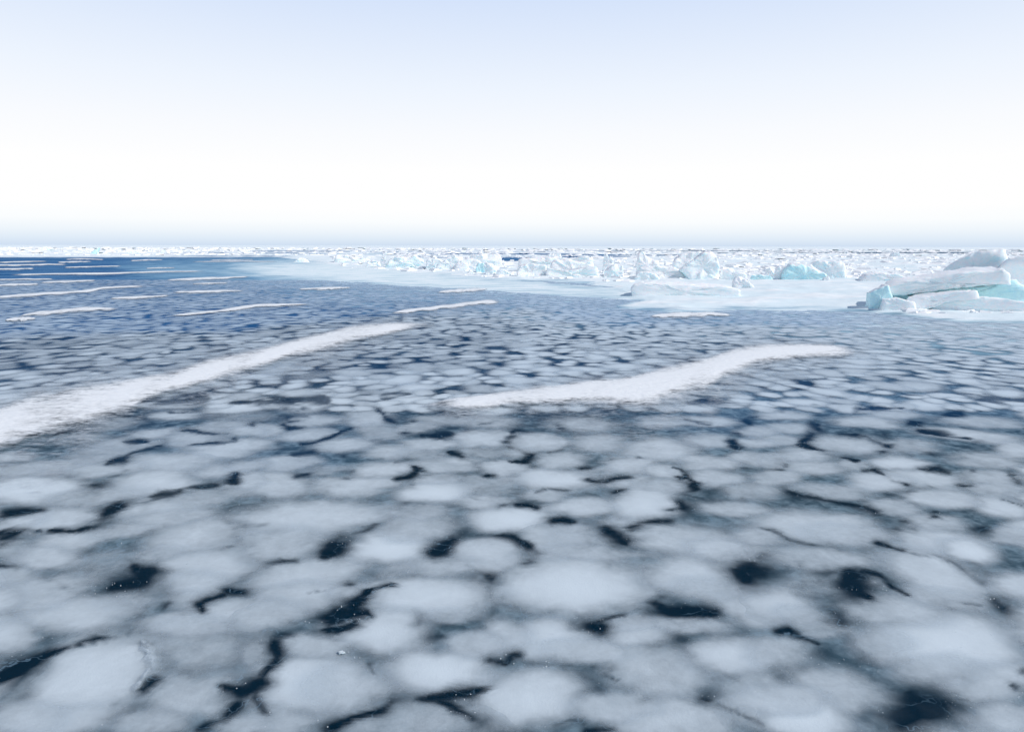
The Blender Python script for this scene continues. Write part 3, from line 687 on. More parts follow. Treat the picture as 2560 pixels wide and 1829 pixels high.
def pan_mesh(ox, oy, strength, crisp, height, zoff, seed, rings=S_RINGS):
    """ox, oy: outline relative to the centre.  A low lens of ice, closed below, thick in the middle and thin at the rim."""
    n = len(ox)
    th = np.arange(n) / n * 2 * math.pi
    verts, op = [[0, 0, zoff + height]], [strength]
    ph = hash2(np.array([seed]), np.array([3]), 7)[0] * 6.28
    hard = np.full(n, 1.0) if crisp == 2 else (0.55 * sstep(0.0, 0.9, np.cos(th - ph)) if crisp == 1 else np.zeros(n))
    start = (0.20 if len(rings) > 6 and n > 40 else 0.30) + 0.36 * vnoise(np.cos(th) * 1.3 + seed, np.sin(th) * 1.3, 5)
    for s in rings[1:]:
        soft = (0.66 + 0.34 * (1 - s ** 1.5)) * (1 - sstep(start, 1.0, s))
        crust = (0.48 + 0.52 * (1 - s ** 1.6)) * (1 - sstep(0.62, 1.0, s))
        o = strength * np.clip(soft * (1 - hard) + crust * hard, 0.015, 1)
        z = zoff + height * (1 - s ** 2.2)
        for k in range(n):
            verts.append([ox[k] * s, oy[k] * s, z]); op.append(float(o[k]))
    nr = len(rings) - 1
    for k in range(n):
        verts.append([ox[k] * 0.9, oy[k] * 0.9, -0.06]); op.append(0.02)
    verts.append([0, 0, -0.07]); op.append(0.02)
    faces = []
    for k in range(n):
        k2 = (k + 1) % n
        faces.append((0, 1 + k, 1 + k2))
        for r in range(nr):
            a, b = 1 + r * n, 1 + (r + 1) * n
            faces.append((a + k, b + k, b + k2, a + k2))
        faces.append((1 + nr * n + k, len(verts) - 1, 1 + nr * n + k2))
    return verts, faces, op


PAN_LIST = []      # dicts with world centre, outline, strength, crisp
for key, lst in PANS.items():
    for p in lst:
        x, y, rx, ry, tilt, st = p[:6]
        crisp = p[6] if len(p) > 6 else 0
        n = 64
        th = np.arange(n) / n * 2 * math.pi
        sd = int(abs(x * 7 + y * 13 + ord(key[0]) * 31 + int(key[1]) * 101))
        wob = 1 + 0.30 * (vnoise(np.cos(th) * 1.1 + sd, np.sin(th) * 1.1 + sd, 3) - 0.5) + 0.15 * (vnoise(np.cos(th) * 3.2 + sd, np.sin(th) * 3.2, 4) - 0.5)
        if crisp == 2: wob = (1 + (wob - 1) * 0.6) * 0.80
        grow = 1.70
        ex_, ey_ = rx * grow * np.cos(th) * wob, ry * grow * np.sin(th) * wob
        ca, sa = math.cos(math.radians(tilt)), math.sin(math.radians(tilt))
        tx, ty = x + ex_ * ca - ey_ * sa, y + ex_ * sa + ey_ * ca
        qx = int(key[1]) * 640 + tx / K
        qy = TILE[key[0]] + ty / K
        gx, gy = ground(qx, qy)
        cxp, cyp = tile_xy(key, x, y)
        cx, cy = g1(cxp, cyp)
        PAN_LIST.append(dict(c=(cx, cy), ox=gx[::-1] - cx, oy=gy[::-1] - cy, s=st, crisp=crisp, seed=sd, px=cxp, py=cyp, traced=True))
N_TRACED = len(PAN_LIST)

# drifts are needed to keep the scattered pans off them: (points (x, y, half width) in photograph pixels)
DRIFTS = []


def z1(pts): return [(x / 2.5256, 560 + y / 2.5256, w / 2.5256 / 2) for x, y, w in pts]
def z2(pts): return [(800 + x / 2.5256, 560 + y / 2.5256, w / 2.5256 / 2) for x, y, w in pts]
def z3(pts): return [(1500 + x / 2.144, 560 + y / 2.144, w / 2.144 / 2) for x, y, w in pts]
def zu(pts): return [(x * 1.1263, y * 1.1263, w * 1.1263) for x, y, w in pts]


DRIFT_DATA = [
    ("broad white snow drift sweeping in from the left edge of the frame", zu([(-140, 985, 40), (0, 948, 38), (100, 928, 36), (200, 902, 34), (320, 872, 30), (420, 843, 25), (520, 815, 22), (620, 785, 18), (700, 760, 16), (780, 742, 13), (880, 729, 9), (980, 722, 4)])),
    ("broad hooked snow drift with a rounded far end, in mid right", zu([(925, 906, 5), (1020, 902, 12), (1130, 895, 16), (1260, 880, 21), (1380, 866, 25), (1480, 850, 30), (1560, 828, 31), (1630, 803, 28), (1700, 788, 21), (1780, 780, 15), (1860, 781, 12), (1930, 787, 5)])),
    ("long thin snow drift dropping gently from the right towards the left edge", z1([(-60, 466, 14), (160, 452, 17), (340, 440, 17), (540, 428, 16), (640, 408, 13), (780, 400, 13), (930, 394, 8)])),
    ("short faint snow streak right of the long thin drift", z1([(690, 474, 9), (800, 468, 15), (960, 462, 14), (1070, 454, 7)])),
    ("narrow snow streak just left of the turquoise ice's near edge", z1([(1090, 434, 8), (1250, 430, 13), (1400, 426, 13), (1540, 424, 7)])),
    ("stubby white snow drift with a wavy far side, near left", z1([(110, 585, 8), (220, 572, 22), (400, 552, 26), (540, 540, 28), (660, 540, 22), (750, 540, 8)])),
    ("small soft snow patch just in front of the stubby wavy drift", z1([(30, 610, 10), (100, 606, 24), (170, 602, 22), (230, 600, 8)])),
    ("long s-curved snow drift on dark blue ice, thin at both ends", z1([(1070, 582, 6), (1220, 570, 16), (1380, 556, 20), (1500, 536, 20), (1620, 520, 19), (1780, 512, 15), (1960, 509, 7)])),
    ("very long hair-thin snow streak reaching into the turquoise ice", z1([(60, 322, 7), (350, 318, 10), (700, 314, 11), (1000, 303, 9), (1310, 299, 5)])),
    ("thin white snow streak in front of a grey ice lens, far left", z1([(400, 275, 5), (560, 271, 8), (770, 266, 5)])),
    ("thin white snow streak at the left edge, fourth in from the far pack", z1([(-40, 288, 9), (90, 285, 10), (220, 282, 5)])),
    ("thin white snow streak at the left edge, third in from the far pack", z1([(-40, 262, 7), (160, 260, 9), (300, 256, 8), (430, 257, 4)])),
    ("short white snow streak between two dark far leads on the left", z1([(360, 243, 5), (470, 240, 9), (580, 238, 4)])),
    ("thin white snow streak nearest the far white pack on the left", z1([(410, 224, 4), (530, 221, 7), (660, 225, 4)])),
    ("thin white snow streak at the left edge, second in from the far pack", z1([(-30, 244, 6), (150, 238, 7), (300, 237, 4)])),
    ("small snow streak by the dark lead in front of the far pack", z1([(820, 232, 4), (920, 228, 7), (1030, 226, 4)])),
    ("soft snow streak at the left edge, behind the long thin drift", z1([(-40, 390, 10), (100, 386, 15), (250, 380, 7)])),
    ("faint snow streak to the right of the soft left-edge streak", z1([(250, 372, 6), (400, 367, 12), (610, 358, 6)])),
    ("pale snow streak lying inside the left end of the turquoise ice", z1([(1040, 355, 6), (1200, 350, 13), (1400, 342, 13), (1580, 333, 6)])),
    ("hair-thin snow streak at the far edge of the turquoise ice", z1([(1210, 239, 3), (1500, 236, 6), (1760, 238, 3)])),
    ("hair-thin snow streak just beyond the far edge of the turquoise ice", z1([(1320, 229, 3), (1480, 226, 5), (1610, 225, 3)])),
    ("short snow streak at the near edge of the turquoise ice", z1([(1880, 414, 5), (2020, 407, 10), (2170, 401, 5)])),
    ("pale wedge-shaped snow drift in the middle of the turquoise ice", z2([(740, 434, 8), (850, 426, 22), (960, 420, 24), (1060, 412, 8)])),
    ("ragged snow drift on dark ice below the turquoise sheet", z2([(450, 566, 8), (580, 548, 24), (760, 530, 22), (930, 508, 22), (1060, 496, 26), (1150, 494, 8)])),
    ("faint flat snow patch in front of the white floe's near edge", z3([(260, 498, 8), (400, 490, 24), (560, 486, 24), (710, 490, 8)])),
    ("tiny snow streak within the far left turquoise ice", z1([(920, 281, 3), (1010, 278, 6), (1110, 277, 3)])),
    ("faint snow streak on blue ice below the left turquoise ice", z1([(1210, 380, 4), (1320, 377, 8), (1440, 374, 4)])),
    ("faint snow streak at the left edge behind the soft streak", z1([(-30, 353, 6), (150, 351, 9), (340, 349, 4)])),
    ("broad dusty snow streak on the turquoise ice by the left blocks", z2([(-30, 418, 5), (80, 408, 14), (200, 404, 6)])),
]


def drift_mesh(pts, height, seed, fringe):
    P = np.array(pts, float)
    seg = np.concatenate([[0], np.cumsum(np.hypot(np.diff(P[:, 0]), np.diff(P[:, 1]) * 3))])
    n = 70
    u = np.linspace(0, seg[-1], n)
    px, py, hw = (np.interp(u, seg, P[:, k]) for k in range(3))
    for _ in range(3):
        px[1:-1] = (px[:-2] + 2 * px[1:-1] + px[2:]) / 4
        py[1:-1] = (py[:-2] + 2 * py[1:-1] + py[2:]) / 4
        hw[1:-1] = (hw[:-2] + 2 * hw[1:-1] + hw[2:]) / 4
    tt = np.linspace(0, 1, n)
    far_w = hw * (1.0 + 0.5 * (vnoise(tt * 9, tt * 0 + seed, 3) - 0.5)) * 1.4
    near_w = hw * (1.0 + 0.9 * (vnoise(tt * 11, tt * 0 + seed + 9, 4) - 0.5) + 0.35 * (vnoise(tt * 34, tt * 0 + seed, 14) - 0.5)) * 1.75
    cross = np.array([-1.5, -1.2, -1, -.88, -.74, -.58, -.4, -.2, 0, .2, .4, .58, .74, .88, 1.0, 1.25, 1.6, 2.1])
    cx, cy = g1(px[n // 2], py[n // 2])
    V, A = [], []
    for i in range(n):
        end = min(1.0, min(tt[i], 1 - tt[i]) / 0.08)
        for c in cross:
            yy = py[i] + (near_w[i] if c > 0 else far_w[i]) * c
            gx, gy = g1(px[i], yy)
            ac = min(1.0, abs(c))
            prof = (1 - ac ** 1.6)
            V.append([gx - cx, gy - cy, 0.011 + height * prof * end])
            core = float(sstep(0, 1, min(1, 1.12 * (1 - ac) ** (1.35 if c > 0 else 0.95)))) * (0.72 + 0.5 * float(vnoise(tt[i] * 16 + c * 1.5, c * 2.0 + seed, 15)))
            dust = fringe * max(0.0, 1 - abs(c) / (2.1 if c > 0 else 1.5)) ** 0.8 * (0.3 + 1.2 * float(vnoise(tt[i] * 22 + 3 * c, c * 1.3 + seed, 16)))
            A.append(max(core, dust) * (0.10 + 0.90 * end))
    m = len(cross)
    top = n * m
    for i in range(n):
        for c in cross:
            k = len(V) - top
            V.append([V[k][0], V[k][1], -0.05]); A.append(0.0)
    F = []
    for i in range(n - 1):
        for j in range(m - 1):
            a = i * m + j
            F.append((a, a + 1, a + m + 1, a + m))
            F.append((top + a, top + a + m, top + a + m + 1, top + a + 1))
        for j in (0, m - 1):
            a = i * m + j
            f = (a, a + m, top + a + m, top + a)
            F.append(f if j == 0 else f[::-1])
    for j in range(m - 1):
        F.append((j, top + j, top + j + 1, j + 1))
        a = (n - 1) * m + j
        F.append((a, a + 1, top + a + 1, top + a))
    return V, F, A, (cx, cy)


def build_drifts():
    for k, (lab, pts) in enumerate(DRIFT_DATA):
        hgt = 0.04 if k < 2 else 0.02
        pts = [(x, y, w * (1.45 if k == 0 else 1.32 if k == 1 else 1.2)) for x, y, w in pts]
        V, F, A, c = drift_mesh(pts, hgt, 3 + k * 7, 0.42 if k < 2 else 0.25)
        o = mesh_object("snow_drift", V, F, M_DRIFT, {"thickness": A}, True, (c[0], c[1], 0.0))
        tag(o, lab, "snow drift", "snow drifts lying on the frozen sea")


# ---- pans beyond the traced ones: scattered so that they touch and overlap, in the sizes seen nearer
def scatter_pans():
    out = []
    cell = 0.5
    grid = {}
    def near(x, y):
        i, j = int(x // cell), int(y // cell)
        for a in range(i - 2, i + 3):
            for b in range(j - 2, j + 3):
                for q in grid.get((a, b), ()):
                    yield q
    ymax = 34.0
    tries = 70000
    R = np.random.default_rng(5)
    ys = np.sqrt(R.random(tries) * (ymax ** 2 - 6.6 ** 2) + 6.6 ** 2)
    xs = (R.random(tries) * 2 - 1) * (ys * 0.80 + 3.0)
    # the same ice goes on to both sides of, and nearer than, the part the photograph shows
    extra = 9000
    ys = np.concatenate([ys, 0.6 + 6.8 * R.random(extra)])
    xs = np.concatenate([xs, (R.random(extra) * 2 - 1) * 9.0])
    tries += extra
    ppx, ppy = project(xs, ys)
    tq = field_at(turq, xs, ys); sn = field_at(snow, xs, ys)
    dens = fbm(xs * 0.35, ys * 0.35, 3, 131)
    for k in range(tries):
        x, y = xs[k], ys[k]
        outside = ys[k] < 7.4 and (ppx[k] < -60 or ppx[k] > 2620 or ppy[k] > 1900)
        if (ppy[k] > 1024 and not outside) or tq[k] > 0.75 or sn[k] > 0.5:
            continue
        r = 0.13 + 0.18 * R.random() ** 1.6
        left = ppx[k] < 1300 and ppy[k] < 930
        if left and R.random() < 0.12:
            r *= 0.7
        if any((x - q[0]) ** 2 + (y - q[1]) ** 2 < (0.63 * (r + q[2])) ** 2 for q in near(x, y)):
            continue
        if left and dens[k] < 0.40 and R.random() < 0.55:
            continue
        grid.setdefault((int(x // cell), int(y // cell)), []).append((x, y, r))
        base = 0.74 if left else 0.98
        st = min(0.98, max(0.22, base + 0.5 * (dens[k] - 0.5) + R.normal(0, 0.13)))
        out.append((x, y, r, st, ppx[k], ppy[k], R.random() * 6.28, int(R.integers(1, 9999))))
    return out


SCAT = scatter_pans()
SCAT.sort(key=lambda q: q[1] + (100 if q[4] < -60 or q[4] > 2620 or q[5] > 1840 else 0))


def scat_outline(r, ang, sd, n):
    th = np.arange(n) / n * 2 * math.pi
    wob = 1 + 0.34 * (vnoise(np.cos(th) * 1.1 + sd, np.sin(th) * 1.1 + sd, 3) - 0.5) + 0.15 * (vnoise(np.cos(th) * 3 + sd, np.sin(th) * 3, 4) - 0.5)
    e = 1.0 + 0.25 * hash2(np.array([sd]), np.array([1]), 2)[0]
    ex_, ey_ = r * 1.38 * e * np.cos(th) * wob, r * 1.38 / e * np.sin(th) * wob
    return ex_ * math.cos(ang) - ey_ * math.sin(ang), ex_ * math.sin(ang) + ey_ * math.cos(ang)


N_SINGLE = 300
for q in SCAT[:max(0, N_SINGLE - N_TRACED)]:
    ox, oy = scat_outline(q[2], q[6], q[7], 30)
    PAN_LIST.append(dict(c=(q[0], q[1]), ox=ox, oy=oy, s=q[3], crisp=0, seed=q[7], px=q[4], py=q[5], traced=False))


def build_pans():
    labs = pan_labels()
    global RHO
    area = [float(np.ptp(d['ox']) * np.ptp(d['oy'])) for d in PAN_LIST]
    rank = np.argsort(np.argsort([-a_ for a_ in area]))      # smaller pans ride over larger ones
    for k, d in enumerate(PAN_LIST):
        n_ = len(d["ox"])
        RHO = np.concatenate([np.repeat(S_RINGS[1:], n_), np.ones(n_ + 1)])
        RHO = np.concatenate([[0.0], RHO])
        V, F, A = pan_mesh(d["ox"], d["oy"], min(1.0, d["s"]), int(d["crisp"]), 0.0004, 0.003 + 0.00002 * float(rank[k]), d["seed"])
        cx, cy = d["c"]
        VV = np.array(V)
        ld = field_at(lead, VV[:, 0] + cx, VV[:, 1] + cy)
        A = np.array(A) * (1 - (0.0 if d['crisp'] == 2 else 1.0) * sstep(0.10, 0.95, ld) * sstep(-0.2, 0.45, RHO[:len(A)]))
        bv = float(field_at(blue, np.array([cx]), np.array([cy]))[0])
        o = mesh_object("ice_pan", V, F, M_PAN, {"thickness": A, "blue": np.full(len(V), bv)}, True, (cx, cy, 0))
        tag(o, labs[k], "ice pan", "pancake ice pans in the near field")
    # the thousands of further pans nobody could count
    Vs, Fs, As, Bs, base = [], [], [], [], 0
    rings = np.array([0.0, 0.35, 0.6, 0.82, 1.0])
    for q in SCAT[max(0, N_SINGLE - N_TRACED):]:
        ox, oy = scat_outline(q[2], q[6], q[7], 16)
        V, F, A = pan_mesh(ox, oy, q[3], 0, 0.0004, 0.003 + 0.006 * (q[7] % 997) / 997, q[7], rings)
        V = np.array(V); V[:, 0] += q[0]; V[:, 1] += q[1]
        if q[1] < 7.4:
            A = list(np.array(A) * (1 - sstep(0.10, 0.7, field_at(lead, V[:, 0], V[:, 1]))))
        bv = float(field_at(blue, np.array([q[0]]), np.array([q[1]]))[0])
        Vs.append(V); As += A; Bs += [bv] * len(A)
        Fs += [tuple(i + base for i in f) for f in F]
        base += len(A)
    o = mesh_object("distant_pancake_ice", np.concatenate(Vs), Fs, M_PAN, {"thickness": As, "blue": Bs})
    tag(o, "countless small bluish ice pans receding towards the turquoise ice", "pancake ice", kind="stuff")


LANDMARKS = [
    ("the big black hole at bottom right", "C3", 1400, 750), ("the dark hooked hole at right", "B3", 750, 620),
    ("the black wedge hole right of centre", "B2", 2150, 470), ("the long dark slot", "B2", 1480, 840),
    ("the dark ring-shaped moat", "B1", 2060, 340), ("the dark square hole", "B1", 720, 290),
    ("the dark diagonal channel left of centre", "B1", 800, 830), ("the black patch at left", "B0", 1200, 530),
    ("the slanting lead at bottom left", "C0", 250, 330), ("the white frost crust", "C0", 1320, 380),
    ("the dark crack along the bottom edge", "C1", 1500, 700), ("the dark gap at bottom left", "C1", 60, 620),
    ("the long dark crack at left", "A0", 1500, 760), ("the forked gap at left", "A0", 2050, 660),
    ("the cross-shaped gap at centre", "A1", 1370, 560), ("the branching gap right of centre", "A1", 1950, 500),
    ("the gap under the hooked drift's tail", "A1", 1650, 235), ("the dark smudge right of centre", "A2", 1750, 760),
    ("the zigzag gap below the hooked drift", "A2", 2000, 250), ("the dark loop at right", "A3", 700, 300),
    ("the claw-shaped gap at right", "A3", 1450, 170), ("the dark crossing at right", "A3", 1220, 720),
    ("the left drift's wide near end", "A0", 300, 230), ("the dark notch under the left drift", "A0", 1350, 320),
    ("the hooked drift's thin tail", "A1", 1600, 20), ("the gap below the hooked drift's bend", "A2", 1080, 200),
    ("the triangular gap at right edge", "A3", 1850, 350), ("the small dark notch", "C2", 1430, 170),
    ("the grey hollow at lower right", "C3", 480, 270), ("the dark smear at bottom centre", "C2", 1690, 670),
]
SPECIAL = {("B1", 5): "small round sharp-rimmed ice pan ringed by a dark moat", ("B2", 3): "largest bright oval ice pan in the middle, touching the ringed pan's moat",
           ("C0", 0): "big tilted ice pan at bottom left with a frost crust along its side", ("C1", 0): "brightest ice pan near the bottom edge, left of centre, with a sharp left rim",
           ("C1", 2): "bright oval ice pan above the dark crack along the bottom edge", ("C3", 0): "broadest milky ice pan at lower right, above the big black hole",
           ("A1", 13): "bright white frosty ice pan just beyond the small ringed pan, upper of two", ("B2", 0): "bright white ice pan lying directly beyond the small ringed pan",
           ("B1", 2): "bright frost-topped ice pan between the dark square hole and the moat", ("A0", 12): "bright soft ice pan at the left edge below the left drift",
           ("A2", 0): "round ice pan outlined by a thin dark crack below the hooked drift", ("A3", 0): "oval ice pan enclosed by the dark loop at right",
           ("B3", 3): "brightest white core pan near the right edge, on a larger oval pan", ("C1", 4): "smooth pale ice pan right of the dark diagonal channel"}
ORD = ["nearest", "second", "third", "fourth", "fifth", "sixth", "seventh", "eighth", "ninth", "tenth", "eleventh", "twelfth"] + ["%dth" % k for k in range(13, 80)]


def pan_labels():
    keys = [(k, i) for k, l in PANS.items() for i in range(len(l))]
    lm = [(n, tile_xy(k, x, y)) for n, k, x, y in LANDMARKS]
    lw = [g1(*p) for _, p in lm]
    out = [None] * len(PAN_LIST)
    groups = {}
    for k, d in enumerate(PAN_LIST):
        if k < len(keys) and keys[k] in SPECIAL:
            out[k] = SPECIAL[keys[k]]
            continue
        cx, cy = d["c"]
        best = min(range(len(lm)), key=lambda q: math.hypot(lw[q][0] - cx, (lw[q][1] - cy) * 0.8))
        dx, dy = cx - lw[best][0], cy - lw[best][1]
        a = math.degrees(math.atan2(dy, dx)) % 360
        way = ["right of", "beyond and right of", "beyond", "beyond and left of", "left of", "before and left of", "in front of", "before and right of"][int(((a + 22.5) % 360) // 45)]
        ext = float(np.ptp(d["ox"])), float(np.ptp(d["oy"]))
        r = math.sqrt(abs(ext[0] * ext[1])) / 2
        size = "large" if r > 0.42 else "middling" if r > 0.28 else "small"
        tone = "bright" if d["s"] >= 0.86 else "pale" if d["s"] >= 0.68 else "greyish" if d["s"] >= 0.52 else "dim"
        groups.setdefault((best, way, tone, size), []).append((math.hypot(dx, dy), k))
    for (best, way, tone, size), l in groups.items():
        l.sort()
        for o, (_, k) in enumerate(l):
            pre = "" if len(l) == 1 else ORD[o] + " "
            out[k] = "%s%s %s ice pan %s %s" % (pre, size, tone, way, lm[best][0])
    return out


# ------------------------------------------------------------------ ice blocks heaved up along the pressure ridge
def Z2(x, y): return 800 + x / 2.5256, 560 + y / 2.5256
def Z3(x, y): return 1500 + x / 2.144, 560 + y / 2.144
def Z1(x, y): return x / 2.5256, 560 + y / 2.5256


def block_mesh(poly, dist_, depth, tip, rough, seed, n=110):
    """poly: outline of the face towards the sea (metres along x, up), carried back by depth with rounded, weathered edges"""
    P = np.array(poly, float)
    # evenly spaced outline
    Q = np.vstack([P, P[:1]])
    seg = np.concatenate([[0], np.cumsum(np.hypot(*np.diff(Q, axis=0).T))])
    u = np.linspace(0, seg[-1], n, endpoint=False)
    O = np.stack([np.interp(u, seg, Q[:, 0]), np.interp(u, seg, Q[:, 1])], -1)
    if dist_ > 26:
        O = 0.5 * O + 0.25 * (np.roll(O, 1, 0) + np.roll(O, -1, 0))
    size = min(np.ptp(O[:, 0]), np.ptp(O[:, 1]))
    C_ = np.array([(O[:, 0].min() + O[:, 0].max()) / 2, (O[:, 1].min() + O[:, 1].max()) / 2])
    C_ = 0.5 * C_ + 0.5 * O.mean(0)
    ed = (0.055 if dist_ < 26 else 0.08) * size
    rows = []
    for s_ in (0.25, 0.5, 0.72, 0.88):
        rows.append((s_, -0.02 * size * (1 - s_)))
    rows += [(0.965, 0.25 * ed), (1.0, ed)]
    for f in (0.12, 0.24, 0.36, 0.48, 0.6, 0.72, 0.86):
        rows.append((1.0 - 0.10 * f, ed + (depth - 2 * ed) * f))
    rows += [(0.87, depth - ed), (0.82, depth - 0.3 * ed), (0.6, depth), (0.3, depth)]
    V = [[C_[0], -0.03 * size, C_[1]]]
    for s_, y in rows:
        R_ = C_ + (O - C_) * s_
        for k in range(n):
            V.append([R_[k, 0] + tip[0] * y, y, R_[k, 1] + tip[1] * y])
    V.append([C_[0] + tip[0] * depth, depth, C_[1] + tip[1] * depth])
    V = np.array(V)
    a = rough * size
    f1, f2 = 2.2 / size, 6.5 / size
    for ax, sd in ((0, 1), (1, 2), (2, 3)):
        d1 = vnoise(V[:, 0] * f1 + V[:, 1] * f1 * 0.7 + seed * 3.1, V[:, 2] * f1 + V[:, 1] * f1 * 0.6, sd) - 0.5
        d2 = vnoise(V[:, 0] * f2 + V[:, 1] * f2 * 0.7, V[:, 2] * f2 + V[:, 1] * f2 * 0.5 + seed, sd + 5) - 0.5
        d3 = np.abs(vnoise(V[:, 0] * f2 * 2.1 + V[:, 1] * f2 * 1.7, V[:, 2] * f2 * 2.1 + seed - V[:, 1] * f2, sd + 9) - 0.5)
        V[:, ax] += a * (d1 * 1.0 + d2 * 0.7 + d3 * 0.35) * (0.6 if ax == 0 else 1.0)
    F = []
    R = len(rows)
    for k in range(n):
        k2 = (k + 1) % n
        F.append((0, 1 + k2, 1 + k))
        for r in range(R - 1):
            a0, b0 = 1 + r * n, 1 + (r + 1) * n
            F.append((a0 + k, a0 + k2, b0 + k2, b0 + k))
        F.append((1 + (R - 1) * n + k, 1 + (R - 1) * n + k2, len(V) - 1))
    return V, F


def ice_block(label, zf, pts, dist_, depth, mat, tip=(0.0, 0.0), rough=0.16, name="ice_block", cat="ice block", group="ice blocks of the pressure ridge"):
    out = []
    for p in pts:
        px, py = zf(*p)
        d = RGT * (px - W0 / 2) + UPV * (H0 / 2 - py) + FWD * FPX
        t_ = dist_ / d[1]
        out.append((d[0] * t_, CAM_H + d[2] * t_))
    out = np.array(out)
    xc = out[:, 0].mean()
    zb = 0.0
    low = out[:, 1] < 0.22
    out[low, 1] = np.minimum(out[low, 1], 0.0) - 0.06
    out[:, 0] -= xc
    seed = int(abs(xc * 131 + dist_ * 17)) % 997
    V, F = block_mesh(out.tolist(), dist_, depth, tip, rough, seed)
    # the face looks towards the camera along the line of sight to the block's own place
    a = -math.atan2(xc, dist_) * 0.6
    ca, sa = math.cos(a), math.sin(a)
    V = np.stack([V[:, 0] * ca - V[:, 1] * sa, V[:, 0] * sa + V[:, 1] * ca, V[:, 2]], -1)
    o = mesh_object(name, V, F, mat, None, True, (xc, dist_, 0.0))
    tag(o, label, cat, group)
    return o


